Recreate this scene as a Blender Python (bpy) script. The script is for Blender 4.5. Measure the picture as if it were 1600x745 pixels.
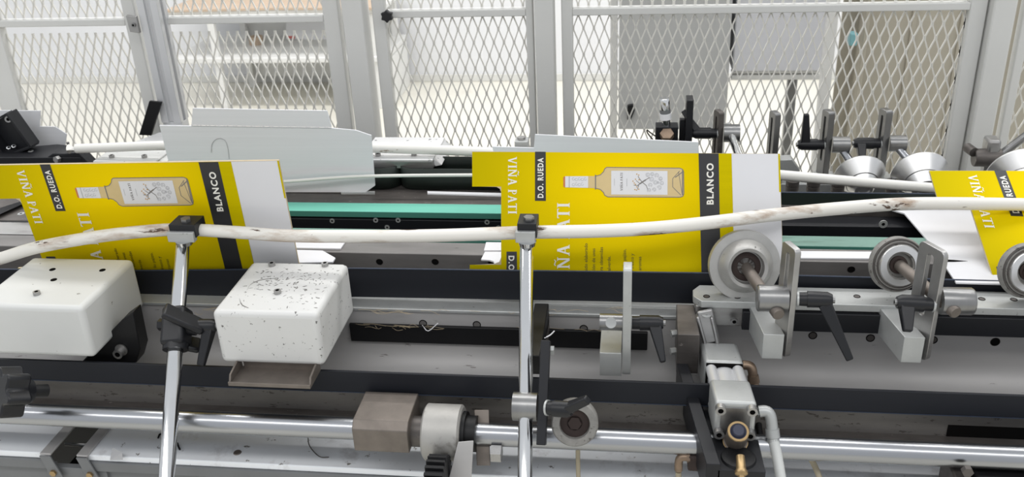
import bpy, bmesh, math, random
import numpy as np
from mathutils import Vector, Matrix, Quaternion
random.seed(7)
for o in list(bpy.data.objects): bpy.data.objects.remove(o)
SC = bpy.context.scene
COL = SC.collection
V = Vector

# ------------------------------------------------------------------ camera
F, CX, CY = 1460.0, 800.0, 372.5            # focal length and centre in pixels of a 1600x745 frame
dn = V((140, 3028, 1460)).normalized()      # world "down" seen from the camera (x right, y down, z forward)
ax = V((11200, 187, -1460)); ax = (ax - dn*ax.dot(dn)).normalized()
up = -dn
ay = up.cross(ax)
RM = Matrix((ax, ay, up))                   # camera axes -> world
CAM = V((0, 0, 1.0)) - RM @ (V((0, (424-CY)/F, 1))*1.6)
cd = bpy.data.cameras.new('camera'); cam = bpy.data.objects.new('camera', cd); COL.objects.link(cam)
cd.sensor_width = 36; cd.lens = F/1600*36; cd.clip_start = .05; cd.clip_end = 60
r_, u_, b_ = RM @ V((1, 0, 0)), RM @ V((0, -1, 0)), RM @ V((0, 0, -1))
cam.matrix_world = Matrix(((r_.x, u_.x, b_.x, CAM.x), (r_.y, u_.y, b_.y, CAM.y), (r_.z, u_.z, b_.z, CAM.z), (0, 0, 0, 1)))
cd.dof.use_dof = True; cd.dof.focus_distance = 1.55; cd.dof.aperture_fstop = 9.0
SC.camera = cam

def ray(px, py): return RM @ V(((px-CX)/F, (py-CY)/F, 1))
def A(px, py, y=None, z=None, pl=None):
    """world point seen at a photo pixel, at a known depth y, height z, or on a leaning plane y = y0 + (z-z0)*t"""
    d = ray(px, py)
    if y is not None: t = (y-CAM.y)/d.y
    elif z is not None: t = (z-CAM.z)/d.z
    else:
        y0, z0, k = pl; t = (y0-CAM.y + (CAM.z-z0)*k)/(d.y-k*d.z)
    return CAM + d*t

# ------------------------------------------------------------------ light
W = bpy.data.worlds.new('world'); SC.world = W; W.use_nodes = True
W.node_tree.nodes['Background'].inputs[0].default_value = (.93, .96, 1, 1)
W.node_tree.nodes['Background'].inputs[1].default_value = .66
def area(name, loc, sx, sy, power, col=(1, .985, .96)):
    l = bpy.data.lights.new(name, 'AREA'); l.shape = 'RECTANGLE'; l.size = sx; l.size_y = sy; l.energy = power; l.color = col
    o = bpy.data.objects.new(name, l); o.location = loc; COL.objects.link(o)
    return o
area('ceiling_light_row', (0, -1.9, 3.5), 6.5, .5, 52)
area('ceiling_light_row', (0, 1.1, 3.6), 6.5, .35, 62)
area('ceiling_light_row', (0, 3.0, 3.6), 8, .35, 118)
SC.view_settings.view_transform = 'Standard'; SC.view_settings.look = 'None'
SC.view_settings.gamma = 1; SC.view_settings.use_curve_mapping = False
SC.view_settings.exposure = .2

# ------------------------------------------------------------------ materials
def hexc(r, g, b):
    f = lambda c: (c/255/12.92 if c <= 10 else ((c/255+.055)/1.055)**2.4)
    return (f(r), f(g), f(b), 1)
MATS = {}
def mat(name, rgb, rough=.5, metal=0, var=.0, vscale=30, spots=None, sscale=60, sthr=.62, bump=0, bscale=200, stretch=(1, 1, 1), trans=0, spec=.5, dirt=None, dscale=9, dthr=.55):
    m = bpy.data.materials.new(name); m.use_nodes = True; nt = m.node_tree; N, L = nt.nodes, nt.links
    b = N['Principled BSDF']; b.inputs['Roughness'].default_value = rough; b.inputs['Metallic'].default_value = metal
    b.inputs['Specular IOR Level'].default_value = spec
    if trans: b.inputs['Transmission Weight'].default_value = trans
    base = hexc(*rgb); tc = N.new('ShaderNodeTexCoord'); mp = N.new('ShaderNodeMapping'); mp.inputs['Scale'].default_value = stretch
    L.new(tc.outputs['Object'], mp.inputs['Vector'])
    cur = None
    def noise(scale, detail=4, rg=.6):
        n = N.new('ShaderNodeTexNoise'); n.inputs['Scale'].default_value = scale; n.inputs['Detail'].default_value = detail
        n.inputs['Roughness'].default_value = rg; L.new(mp.outputs[0], n.inputs['Vector']); return n
    def mix(a, c, fac):
        x = N.new('ShaderNodeMix'); x.data_type = 'RGBA'
        if isinstance(a, tuple): x.inputs[6].default_value = a
        else: L.new(a, x.inputs[6])
        x.inputs[7].default_value = c; L.new(fac, x.inputs[0]); return x.outputs[2]
    cur = base
    if var:
        n = noise(vscale); rp = N.new('ShaderNodeMapRange'); rp.inputs[1].default_value = .3; rp.inputs[2].default_value = .7
        L.new(n.outputs[0], rp.inputs[0])
        lo = tuple(c*(1-var) for c in base[:3])+(1,)
        cur = mix(base, lo, rp.outputs[0])
    def layer(cur, col, sc, thr, soft):
        n = noise(sc, 6, .65); rp = N.new('ShaderNodeMapRange'); rp.inputs[1].default_value = thr; rp.inputs[2].default_value = thr+soft
        L.new(n.outputs[0], rp.inputs[0]); return mix(cur, hexc(*col), rp.outputs[0])
    if dirt: cur = layer(cur, dirt, dscale, dthr, .15)
    if spots: cur = layer(cur, spots, sscale, sthr, .03)
    if isinstance(cur, tuple): b.inputs['Base Color'].default_value = cur
    else: L.new(cur, b.inputs['Base Color'])
    if bump:
        n = noise(bscale); bp = N.new('ShaderNodeBump'); bp.inputs['Strength'].default_value = bump; bp.inputs['Distance'].default_value = .001
        L.new(n.outputs[0], bp.inputs['Height']); L.new(bp.outputs[0], b.inputs['Normal'])
    MATS[name] = m
    return m
mat('wall', (226, 227, 230), .8, var=.04, vscale=2)
mat('floor', (226, 223, 212), .45, var=.06, vscale=1.5, dirt=(205, 200, 186), dscale=.8)
mat('white_paint', (210, 210, 208), .42, var=.04, vscale=12, spots=(96, 94, 92), sscale=105, sthr=.625, bump=.06, bscale=60)
mat('white_paint_clean', (206, 207, 205), .42, var=.03, vscale=12, spots=(120, 116, 112), sscale=60, sthr=.68)
mat('white_cover', (226, 226, 226), .4, var=.03, vscale=20, spots=(80, 80, 82), sscale=70, sthr=.635)
mat('deck_white', (240, 243, 247), .45, var=.06, vscale=9, spots=(120, 116, 112), sscale=55, sthr=.66, dirt=(206, 206, 208), dscale=14, dthr=.58)
mat('deck_grey', (116, 118, 120), .5, var=.15, vscale=10)
mat('tube_white', (226, 223, 216), .45, var=.05, vscale=15, dirt=(158, 132, 108), dscale=14, dthr=.515, stretch=(.35, 1.6, 1.6), spots=(82, 62, 48), sscale=30, sthr=.615)
mat('tube_clean', (226, 225, 220), .45, var=.04, vscale=15, spots=(150, 135, 118), sscale=30, sthr=.66, stretch=(.4, 1, 1))
mat('steel', (178, 177, 176), .38, .85, var=.22, vscale=22, bump=.08, stretch=(.25, 1, 1), dirt=(126, 122, 120), dscale=12, dthr=.55)
mat('steel_sheet', (182, 180, 179), .5, .2, var=.16, vscale=14, stretch=(.2, 1, 1), spots=(124, 120, 118), sscale=90, sthr=.66)
mat('cast', (176, 174, 170), .5, .4, var=.2, vscale=25, dirt=(110, 106, 100), dscale=24, dthr=.54)
mat('grime_steel', (116, 113, 110), .55, .3, var=.25, vscale=25, stretch=(.3, 1, 1), spots=(70, 66, 62), sscale=160, sthr=.6)
mat('steel_pale', (186, 188, 187), .42, .45, var=.14, vscale=25, spots=(120, 120, 118), sscale=120, sthr=.66)
mat('steel_mill', (150, 150, 150), .32, .9, var=.25, vscale=30, stretch=(1, 1, .2))
mat('chrome', (222, 223, 224), .10, 1, var=.06, vscale=20)
mat('shaft', (176, 178, 182), .27, 1, var=.15, vscale=10, stretch=(.2, 1, 1))
mat('turned', (226, 226, 226), .33, .9, var=.12, vscale=16)
mat('dark_steel', (108, 103, 100), .45, .6, var=.35, vscale=45, spots=(150, 144, 140), sscale=160, sthr=.66, stretch=(.4, 1, 1))
mat('brown_steel', (128, 120, 113), .5, .6, var=.25, vscale=30)
mat('rail_steel', (128, 125, 123), .45, .3, var=.25, vscale=40, stretch=(.25, 1, 1), spots=(72, 69, 66), sscale=100, sthr=.66)
mat('anodised', (32, 33, 37), .42, .1, var=.2, vscale=20, spots=(76, 76, 80), sscale=140, sthr=.69, stretch=(.3, 1, 1), spec=.35)
mat('black', (22, 22, 24), .48, var=.2, vscale=30, spec=.3)
mat('plastic', (26, 27, 31), .36, var=.15, vscale=60, bump=.15, bscale=900, spec=.4)
mat('dark_hole', (12, 11, 11), .85, spec=.1)
mat('belt', (30, 32, 38), .5, var=.15, vscale=8, stretch=(.15, 1, 4), spec=.3)
mat('belt_dark', (34, 42, 38), .5, var=.2, vscale=8, stretch=(.15, 1, 3), spec=.3)
mat('belt_edge', (50, 60, 78), .7, var=.4, vscale=90)
mat('green', (112, 190, 170), .55, var=.07, vscale=25, stretch=(.15, 1, 1), dirt=(104, 160, 146), dscale=10, dthr=.58, spec=.3)
mat('green_worn', (128, 162, 150), .55, var=.2, vscale=30, stretch=(.2, 1, 1), dirt=(92, 118, 106), dscale=20, dthr=.5, spec=.3)
mat('green_edge', (66, 128, 114), .6)
mat('card_white', (222, 222, 225), .7, var=.03, vscale=9)
mat('card_grey', (230, 231, 235), .75, var=.05, vscale=120, stretch=(.02, 1, 1))
mat('card_edge', (206, 190, 160), .8, var=.15, vscale=60)
mat('yellow', (226, 198, 0), .6, var=.10, vscale=130, stretch=(.02, 1, 1), spec=.04)
mat('olive', (202, 184, 0), .6, var=.06, vscale=130, stretch=(.02, 1, 1), spec=.04)
mat('ink_black', (40, 40, 43), .4)
mat('ink_white', (232, 230, 222), .6)
mat('ink_text', (78, 72, 14), .6)
mat('ink_tan', (214, 190, 138), .5, var=.08, vscale=30)
mat('ink_line', (120, 116, 112), .6)
mat('ink_grey', (176, 176, 178), .6)
mat('ink_label', (220, 220, 222), .6)
mat('ink_cork', (196, 120, 74), .6)
mat('ink_gold', (196, 148, 60), .6)
mat('fence_grey', (214, 214, 211), .45, var=.05, vscale=9)
mat('fence_white', (214, 214, 212), .45, var=.06, vscale=9, spots=(150, 148, 144), sscale=60, sthr=.70)
mat('fence_mesh', (222, 220, 213), .5, var=.08, vscale=12)
mat('aluminium', (216, 217, 219), .36, .35, var=.08, vscale=8, stretch=(1, 1, .2))
mat('cabinet', (176, 177, 177), .5, var=.04, vscale=4)
mat('cabinet_pale', (205, 206, 211), .5, var=.04, vscale=4)
mat('beige', (172, 166, 152), .6, var=.08, vscale=3)
mat('cardboard', (200, 178, 156), .8, var=.12, vscale=9)
mat('shelf_white', (224, 224, 222), .5, var=.04, vscale=6)
mat('paper', (240, 240, 242), .7)
mat('red', (214, 110, 104), .6)
mat('brass', (176, 150, 110), .35, .8, var=.2, vscale=60)
mat('bronze', (148, 128, 110), .4, .7, var=.3, vscale=60)
mat('blue', (44, 48, 66), .5)
mat('teal', (120, 170, 176), .5)
mat('hose', (196, 198, 196), .4)
mat('hose_tan', (160, 150, 128), .4)
mat('rubber_grey', (140, 138, 134), .55, var=.25, vscale=80, spots=(84, 80, 76), sscale=150, sthr=.6)
mat('roller_face', (176, 175, 172), .4, .45, var=.18, vscale=30, spots=(84, 82, 80), sscale=60, sthr=.66)
mat('rust', (52, 38, 34), .7, var=.3, vscale=90)
mat('straw', (176, 160, 132), .8)

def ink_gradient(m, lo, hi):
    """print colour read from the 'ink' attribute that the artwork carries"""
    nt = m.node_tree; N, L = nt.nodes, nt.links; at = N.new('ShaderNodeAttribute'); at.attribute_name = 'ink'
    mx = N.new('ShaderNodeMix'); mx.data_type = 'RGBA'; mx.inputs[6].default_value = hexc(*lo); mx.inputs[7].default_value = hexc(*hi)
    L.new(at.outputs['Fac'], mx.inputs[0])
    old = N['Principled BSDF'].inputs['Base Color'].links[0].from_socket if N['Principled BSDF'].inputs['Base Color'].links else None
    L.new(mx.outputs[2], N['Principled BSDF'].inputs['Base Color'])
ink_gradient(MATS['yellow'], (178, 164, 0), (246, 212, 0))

# ------------------------------------------------------------------ mesh helpers
def cr(pts, n=6):
    """smooth path through points"""
    P = [V(p) for p in pts]; P = [P[0]*2-P[1]] + P + [P[-1]*2-P[-2]]; out = []
    for i in range(1, len(P)-2):
        a, b, c, d = P[i-1], P[i], P[i+1], P[i+2]
        for k in range(n):
            t = k/n
            out.append(.5*((2*b) + (c-a)*t + (2*a-5*b+4*c-d)*t*t + (-a+3*b-3*c+d)*t**3))
    out.append(P[-2]); return out
def basis(d):
    d = V(d).normalized(); h = V((0, 0, 1)) if abs(d.z) < .9 else V((0, 1, 0))
    u = d.cross(h).normalized(); return d, u, u.cross(d)
class G:
    def __init__(s): s.v, s.f, s.mi = [], [], []
    def add(s, vs, fs, mi=0):
        n = len(s.v); s.v += [V(p) for p in vs]; s.f += [tuple(i+n for i in f) for f in fs]; s.mi += [mi]*len(fs); return s
    def box(s, x0, x1, y0, y1, z0, z1, mi=0):
        return s.add([(x, y, z) for z in (z0, z1) for y in (y0, y1) for x in (x0, x1)],
                     [(0, 2, 3, 1), (4, 5, 7, 6), (0, 1, 5, 4), (2, 6, 7, 3), (0, 4, 6, 2), (1, 3, 7, 5)], mi)
    def hexa(s, q0, q1, mi=0):
        """solid between two quads"""
        return s.add(list(q0)+list(q1), [(3, 2, 1, 0), (4, 5, 6, 7), (0, 1, 5, 4), (1, 2, 6, 5), (2, 3, 7, 6), (3, 0, 4, 7)], mi)
    def bar(s, a, b, u, w, t, w2=None, t2=None, mi=0):
        """rectangular bar from a to b, width w along u, thickness t across"""
        a, b = V(a), V(b); d = (b-a).normalized(); u = V(u); u = (u-d*u.dot(d)).normalized(); k = d.cross(u)
        w2 = w if w2 is None else w2; t2 = t if t2 is None else t2
        q = lambda c, w, t: [c-u*w/2-k*t/2, c+u*w/2-k*t/2, c+u*w/2+k*t/2, c-u*w/2+k*t/2]
        return s.hexa(q(a, w, t), q(b, w2, t2), mi)
    def prism(s, poly, vec, mi=0, mside=None):
        n = len(poly); vec = V(vec); mside = mi if mside is None else mside
        s.add([V(p) for p in poly]+[V(p)+vec for p in poly], [], mi); k = len(s.v)-2*n
        s.f += [tuple(range(k+n-1, k-1, -1)), tuple(range(k+n, k+2*n))]; s.mi += [mi, mside]
        for i in range(n): s.f.append((k+i, k+(i+1) % n, k+n+(i+1) % n, k+n+i)); s.mi.append(mside)
        return s
    def cyl(s, a, b, r, r2=None, n=24, mi=0):
        return s.lathe(a, V(b)-V(a), [(0, 0), (0, r), (1, r if r2 is None else r2), (1, 0)], n, True, mi)
    def lathe(s, o, axis, prof, n=32, rel=False, mi=0):
        o, axis = V(o), V(axis); L = axis.length if rel else 1; d, u, w = basis(axis); rings = []
        for h, r in prof:
            if r < 1e-7: s.v.append(o+d*h*L); rings.append([len(s.v)-1])
            else:
                k = len(s.v); rings.append(list(range(k, k+n)))
                for i in range(n):
                    t = 2*math.pi*i/n; s.v.append(o+d*h*L+u*math.cos(t)*r+w*math.sin(t)*r)
        for p, q in zip(rings, rings[1:]):
            for i in range(n):
                j = (i+1) % n
                if len(p) == 1 and len(q) == 1: continue
                if len(p) == 1: s.f.append((p[0], q[j], q[i]))
                elif len(q) == 1: s.f.append((p[i], p[j], q[0]))
                else: s.f.append((p[i], p[j], q[j], q[i]))
                s.mi.append(mi)
        return s
    def tube(s, pts, r, n=12, mi=0):
        pts = [V(p) for p in pts]; k0 = len(s.v); up_ = None
        for i, p in enumerate(pts):
            d = (pts[min(i+1, len(pts)-1)]-pts[max(i-1, 0)]).normalized()
            if up_ is None: _, u, w = basis(d)
            else: u = (up_-d*up_.dot(d)).normalized(); w = d.cross(u)
            up_ = u; rr = r[i] if isinstance(r, (list, tuple)) else r
            for j in range(n):
                t = 2*math.pi*j/n; s.v.append(p+u*math.cos(t)*rr+w*math.sin(t)*rr)
        m = len(pts)
        for i in range(m-1):
            for j in range(n):
                j2 = (j+1) % n; s.f.append((k0+i*n+j, k0+i*n+j2, k0+(i+1)*n+j2, k0+(i+1)*n+j)); s.mi.append(mi)
        s.f.append(tuple(k0+j for j in range(n-1, -1, -1))); s.f.append(tuple(k0+(m-1)*n+j for j in range(n))); s.mi += [mi, mi]
        return s
    def ring(s, o, ux, uy, outer, inner, vec, mi=0):
        """plate with a hole: outer and inner loops of the same point count"""
        o, ux, uy, vec = V(o), V(ux), V(uy), V(vec); n = len(outer); k = len(s.v)
        for off in (V((0, 0, 0)), vec):
            for lp in (outer, inner): s.v += [o+ux*a+uy*b+off for a, b in lp]
        for i in range(n):
            j = (i+1) % n
            s.f += [(k+i, k+n+i, k+n+j, k+j), (k+2*n+i, k+2*n+j, k+3*n+j, k+3*n+i),
                    (k+i, k+j, k+2*n+j, k+2*n+i), (k+n+j, k+n+i, k+3*n+i, k+3*n+j)]
            s.mi += [mi]*4
        return s
def rrect(x0, x1, y0, y1, r, k=4):
    out = []
    for cx_, cy_, a0 in ((x1-r, y1-r, 0), (x0+r, y1-r, 90), (x0+r, y0+r, 180), (x1-r, y0+r, 270)):
        for i in range(k+1):
            t = math.radians(a0+90*i/k); out.append((cx_+r*math.cos(t), cy_+r*math.sin(t)))
    return out
def mesh_of(name, g, mats, off, smooth=35):
    me = bpy.data.meshes.new(name); me.from_pydata([p-off for p in g.v], [], g.f)
    for m in (mats if isinstance(mats, (list, tuple)) else [mats]): me.materials.append(MATS[m])
    if isinstance(mats, (list, tuple)): me.polygons.foreach_set('material_index', g.mi)
    bm = bmesh.new(); bm.from_mesh(me); bmesh.ops.recalc_face_normals(bm, faces=bm.faces); bm.to_mesh(me); bm.free()
    if smooth: me.shade_smooth(); me.set_sharp_from_angle(angle=math.radians(smooth))
    return me
def link(o): COL.objects.link(o); return o
def bevel(o, w, seg=2):
    if w:
        b = o.modifiers.new('bevel', 'BEVEL'); b.width = w; b.segments = seg; b.limit_method = 'ANGLE'; b.angle_limit = math.radians(40); b.harden_normals = False
LOC = {}
def wloc(o): return LOC.get(o.name, V((0, 0, 0)))
def part(name, g, m, parent, bev=0, label=None, smooth=35, kind=None):
    o = link(bpy.data.objects.new(name, mesh_of(name, g, m, wloc(parent), smooth))); o.parent = parent; LOC[o.name] = wloc(parent)
    bevel(o, bev)
    if label: o['label'] = label
    if kind: o['kind'] = kind
    return o
def tag(o, label, cat, group=None, kind=None):
    if label: o['label'] = label
    if cat: o['category'] = cat
    if group: o['group'] = group
    if kind: o['kind'] = kind
def thing(name, label, cat, loc, group=None, kind=None):
    o = link(bpy.data.objects.new(name, None)); o.location = loc; o.empty_display_size = .02; LOC[o.name] = V(loc); tag(o, label, cat, group, kind); return o
def solo(name, g, m, label, cat, bev=0, group=None, kind=None, smooth=35):
    lo = V((min(p.x for p in g.v)+max(p.x for p in g.v), min(p.y for p in g.v)+max(p.y for p in g.v), 0))/2; lo.z = min(p.z for p in g.v)
    o = link(bpy.data.objects.new(name, mesh_of(name, g, m, lo, smooth))); o.location = lo; LOC[o.name] = lo; bevel(o, bev); tag(o, label, cat, group, kind); return o
_sm = {}
def screw(parent, p, n, r, m='steel_mill', style='socket', h=.7, name='screw'):
    """small fastener with shared mesh data"""
    key = (style, m, round(h, 2))
    if key not in _sm:
        g = G()
        if style == 'socket': g.lathe((0, 0, 0), (0, 0, 1), [(0, 1), (h, 1), (h, .55)], 14); g.lathe((0, 0, 0), (0, 0, 1), [(h, .55), (h-.35, .5), (h-.35, 0)], 6, mi=1)
        elif style == 'hex': g.lathe((0, 0, 0), (0, 0, 1), [(0, 1), (h, 1), (h, 0)], 6)
        elif style == 'flat': g.lathe((0, 0, 0), (0, 0, 1), [(0, 1), (h*.2, .97), (h*.2, .4)], 18); g.lathe((0, 0, 0), (0, 0, 1), [(h*.2, .4), (0.02, .36), (.02, 0)], 6, mi=1)
        elif style == 'plug': g.lathe((0, 0, 0), (0, 0, 1), [(0, 1), (h*.15, .97), (h*.15, .82), (.0, .8)], 20, mi=1); g.lathe((0, 0, 0), (0, 0, 1), [(.02, .8), (.02, 0)], 20)
        elif style == 'hole': g.lathe((0, 0, 0), (0, 0, 1), [(0, 1.06), (h*.12, 1.0), (.02, .96)], 20); g.lathe((0, 0, 0), (0, 0, 1), [(.02, .96), (.02, 0)], 20, mi=1)
        _sm[key] = mesh_of(name, g, [m, 'dark_hole'], V((0, 0, 0)))
    o = link(bpy.data.objects.new(name, _sm[key])); o.parent = parent; o.location = V(p)-wloc(parent)
    o.rotation_mode = 'QUATERNION'; o.rotation_quaternion = V((0, 0, 1)).rotation_difference(V(n)); o.scale = (r, r, r)
    return o
X0, X1 = -1.35, 1.12          # machine ends, outside the frame on both sides
UX, UY, UZ = V((1, 0, 0)), V((0, 1, 0)), V((0, 0, 1))

# ------------------------------------------------------------------ room
g = G().box(-9, 9, -6, 4.57, -.1, 0); solo('floor', g, 'floor', None, None, kind='structure')
g = G().box(-9, 9, 4.57, 4.7, -.1, 4.2); solo('wall_back', g, 'wall', None, None, kind='structure')
g = G().box(-9, 9, 4.555, 4.57, 0, .05); solo('baseboard_back', g, 'fence_grey', None, None, kind='structure', bev=.004)

# ------------------------------------------------------------------ things far behind the fence
sh = thing('storage_bench', 'low white two-tier storage bench standing against the back wall', 'bench', (-1.9, 4.25, 0))
XL, XR = A(268, 92, y=3.96).x, A(603, 92, y=3.96).x
part('lower_shelf', G().box(XL, XR, 3.96, 4.52, .295, .33), 'shelf_white', sh, .006)
part('upper_shelf', G().box(XL, XR, 3.98, 4.52, .585, .615), 'shelf_white', sh, .006)
part('back_panel', G().box(XL+.25, XR-.05, 4.5, 4.52, .06, .58), 'shelf_white', sh)
for x in (XL+.28, XR-.06):
    for y in (4.0, 4.46): part('leg', G().box(x-.02, x+.02, y-.02, y+.02, 0, .585), 'shelf_white', sh, .003)
part('side_panel', G().box(XR-.03, XR, 4.0, 4.5, .0, .29), 'shelf_white', sh, .003)
g = G()
pts = [(XL+.02, 3.95), (XL+.7, 3.97), (XL+1.35, 3.93), (XR-.03, 3.99), (XR-.05, 4.45), (XL+.05, 4.5)]
g.prism([(x, y, .615) for x, y in pts], (0, 0, .012)); solo('cardboard_sheet', g, 'cardboard', 'brown cardboard sheet lying on top of the white storage bench', 'cardboard')
g = G().hexa([A(447, 61, y=4.4), A(523, 63, y=4.4), A(523, 63, y=4.41), A(447, 61, y=4.41)], [A(447, 33, y=4.47), A(522, 33, y=4.47), A(522, 33, y=4.48), A(447, 33, y=4.48)])
pp = solo('paper_sheet', g, 'paper', 'white sheet of paper with a red mark propped up on the bench shelf', 'paper')
part('red_mark', G().add([A(449, 60, y=4.395), A(461, 60, y=4.395), A(460, 56, y=4.405), A(449, 56.5, y=4.405)], [(0, 1, 2, 3)]), 'red', pp, label='red printed mark')
c = A(399, 55, y=4.3); solo('tape_roll', G().lathe((c.x, c.y, .33), (0, 0, 1), [(0, .02), (0, .045), (.05, .045), (.05, .02), (0, .02)], 20), 'cardboard', 'small tan tape roll standing on the lower bench shelf', 'tape')

cb = thing('electrical_cabinet', 'tall grey sheet metal cabinet behind the fence with a black latch', 'cabinet', (.33, 1.75, 0))
x0, x1, zb = A(967, 100, y=1.6).x, A(1139, 100, y=1.6).x, A(1050, 200, y=1.6).z
part('body', G().box(x0+.005, x1-.005, 1.615, 1.9, zb, 1.8), 'cabinet', cb, .004)
part('door', G().box(x0, x1, 1.6, 1.613, zb-.005, 1.8), 'cabinet', cb, .003)
c = A(986, 172, y=1.6); lt = part('latch', G().prism([c+V((-.012, 0, .02)), c+V((.006, 0, .024)), c+V((.012, 0, .002)), c+V((0, 0, -.03)), c+V((-.012, 0, -.03))], (0, -.015, 0)), 'black', cb, .002, 'black door latch')
for x in (x0-.035, x1+.0): part('post', G().box(x, x+.025, 1.84, 1.87, 0, 1.9), 'fence_white', cb, .002)
c2 = thing('control_box', 'pale blue-grey control box with an open rail along its bottom edge', 'control box', (.66, 1.7, 0))
x0, x1, zb = A(1147, 60, y=1.62).x, A(1288, 60, y=1.62).x, A(1210, 112, y=1.62).z
part('body', G().box(x0, x1, 1.62, 1.8, zb, 1.7), 'cabinet_pale', c2, .005)
part('bottom_rail', G().box(x0, x1, 1.63, 1.66, zb-.03, zb-.014), 'fence_grey', c2, .002)
part('bottom_rail', G().box(x0, x1, 1.63, 1.66, zb-.008, zb-.001), 'fence_grey', c2, .002)
xs = A(1234, 170, y=1.75).x; part('leg', G().box(xs-.016, xs+.016, 1.74, 1.77, 0, zb-.03), 'steel_mill', c2, .003)
en = thing('machine_enclosure', 'tall beige sheet metal machine enclosure at the right behind the fence', 'enclosure', (1.1, 1.8, 0))
xa, xb, xc = A(1296, 100, y=1.5).x, A(1322, 100, y=1.7).x, A(1345, 100, y=1.75).x
part('corner_post', G().box(xa-.02, xa+.012, 1.5, 1.53, 0, 2.0), 'fence_white', en, .003)
part('dark_gap', G().box(xb-.01, xc, 1.79, 1.8, 0, 2.0), 'beige', en)
part('side_panel', G().box(xc, 1.95, 1.75, 1.79, 0, 2.0), 'beige', en, .004)
for i in range(4): part('panel_rib', G().box(xc+.14+i*.15, xc+.155+i*.15, 1.742, 1.75, 0, 2.0), 'beige', en, .002)
part('door_jamb', G().box(xc-.015, xc, 1.70, 1.80, 0, 2.0), 'beige', en, .003)
c = A(1332, 60, y=1.68); part('handle', G().box(c.x-.012, c.x+.012, 1.66, 1.70, c.z-.02, c.z+.02), 'teal', en, .004, 'small teal handle')

# ------------------------------------------------------------------ safety fence
FY = .75
fx = lambda px: A(px, 100, y=FY).x
def mesh_panel(x0, x1, z0, z1, ph=0):
    """expanded metal: zigzag strands that meet their neighbours in short bonds"""
    g = G(); a, H, bl, w = .012, .062, .007, .0015
    k = 0; x = x0+a*.5
    while x < x1+a:
        pts = []; z = z0; side = 1 if k % 2 else -1; i = 0
        while z < z1:
            xx = x+side*(a/2-w*.9)*(1 if i % 2 else -1)
            pts += [(xx, z), (xx, z+bl)]; z += H/2; i += 1
        pts = [(min(max(p, x0), x1), min(q, z1)) for p, q in pts]
        n0 = len(g.v)
        for p, q in pts:
            g.v += [V((p-w, FY+.004, q)), V((p+w, FY+.004, q)), V((p+w, FY+.008, q)), V((p-w, FY+.008, q))]
        for j in range(len(pts)-1):
            b = n0+4*j
            for e in range(4): g.f.append((b+e, b+(e+1) % 4, b+4+(e+1) % 4, b+4+e)); g.mi.append(0)
        x += a; k += 1
    return g
def fence_panel(label, xl, wl, xr, wr, zr, ztop=1.95, mat_='fence_grey'):
    t = thing('mesh_fence', label, 'fence', ((xl+xr)/2, FY, 0), 'mesh panels of the safety fence')
    T = .014
    part('stile', G().box(xl, xl+wl, FY-T, FY+T, .12, ztop), mat_, t, .003)
    part('stile', G().box(xr-wr, xr, FY-T, FY+T, .12, ztop), mat_, t, .003)
    for z, h in ((.12, .03), (zr-.009, .016), (ztop-.03, .03)): part('crossbar', G().box(xl+wl, xr-wr, FY-T, FY+T, z, z+h), mat_, t, .002)
    part('wire_mesh', mesh_panel(xl+wl, xr-wr, .15, zr-.009), 'fence_mesh', t, smooth=0)
    part('wire_mesh', mesh_panel(xl+wl, xr-wr, zr+.009, ztop-.03), 'fence_mesh', t, smooth=0)
    return t
fence_panel('grey mesh fence panel at the far left, left of the aluminium post', fx(-14), fx(20)-fx(-14), fx(233), fx(233)-fx(214), A(100, 34, y=FY).z)
pB = fence_panel('grey mesh fence panel right of the aluminium post, bench behind it', fx(255), .012, fx(541), fx(541)-fx(517), A(400, 28.5, y=FY).z)
pC = fence_panel('grey mesh fence panel with a black star knob on its left stile', fx(592), fx(611)-fx(592), fx(836), fx(836)-fx(825), A(700, 19, y=FY).z)
fence_panel('wide grey mesh fence panel in front of the grey cabinet', fx(879), fx(896)-fx(879), fx(1524), fx(1524)-fx(1498), A(1200, 12, y=FY).z)
fence_panel('grey mesh fence panel at the far right edge of the picture', fx(1580), .02, fx(1800), .03, 1.27)
c = A(606, 24, y=FY-.03)
kn = thing('star_knob', 'black star knob screwed to the fence stile', 'knob', (c.x, c.y, c.z))
st = [(c.x+(.0155 if i % 2 else .011)*math.cos(math.pi*i/6), c.z+(.0155 if i % 2 else .011)*math.sin(math.pi*i/6)) for i in range(12)]
part('grip', G().prism([(a, FY-.045, b) for a, b in st], (0, .016, 0)), 'plastic', kn, .002)
part('stud', G().cyl((c.x, FY-.031, c.z), (c.x, FY-.012, c.z), .005), 'steel_mill', kn)

# posts
ap = thing('aluminium_post', 'slotted aluminium profile post left of the white blank with a black foot plate', 'post', (fx(245), FY-.03, .95))
zb = A(275, 192, y=.70).z; xl, xr = A(233, 100, y=.70).x, A(264, 100, y=.70).x
w_ = xr-xl; g = G()
prof = [(0, 0), (.36, 0), (.36, .12), (.44, .2), (.56, .2), (.64, .12), (.64, 0), (1, 0), (1, .36), (.88, .36), (.8, .44), (.8, .56), (.88, .64), (1, .64), (1, 1), (0, 1), (0, .64), (.12, .64), (.2, .56), (.2, .44), (.12, .36), (0, .36)]
part('profile', G().prism([(xl+a*w_, .70+b*w_*.9, zb) for a, b in prof], (0, 0, 2.0-zb)), 'aluminium', ap, .001)
pl = [A(*p, y=.685) for p in ((233, 158), (252, 160), (236, 212), (217, 211))]
part('foot_plate', G().prism(pl, (0, .008, 0)), 'black', ap, .001, 'black slanted foot plate')
pl = [A(*p, y=.69) for p in ((196, 24), (212, 26), (218, 52), (203, 50))]
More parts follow.
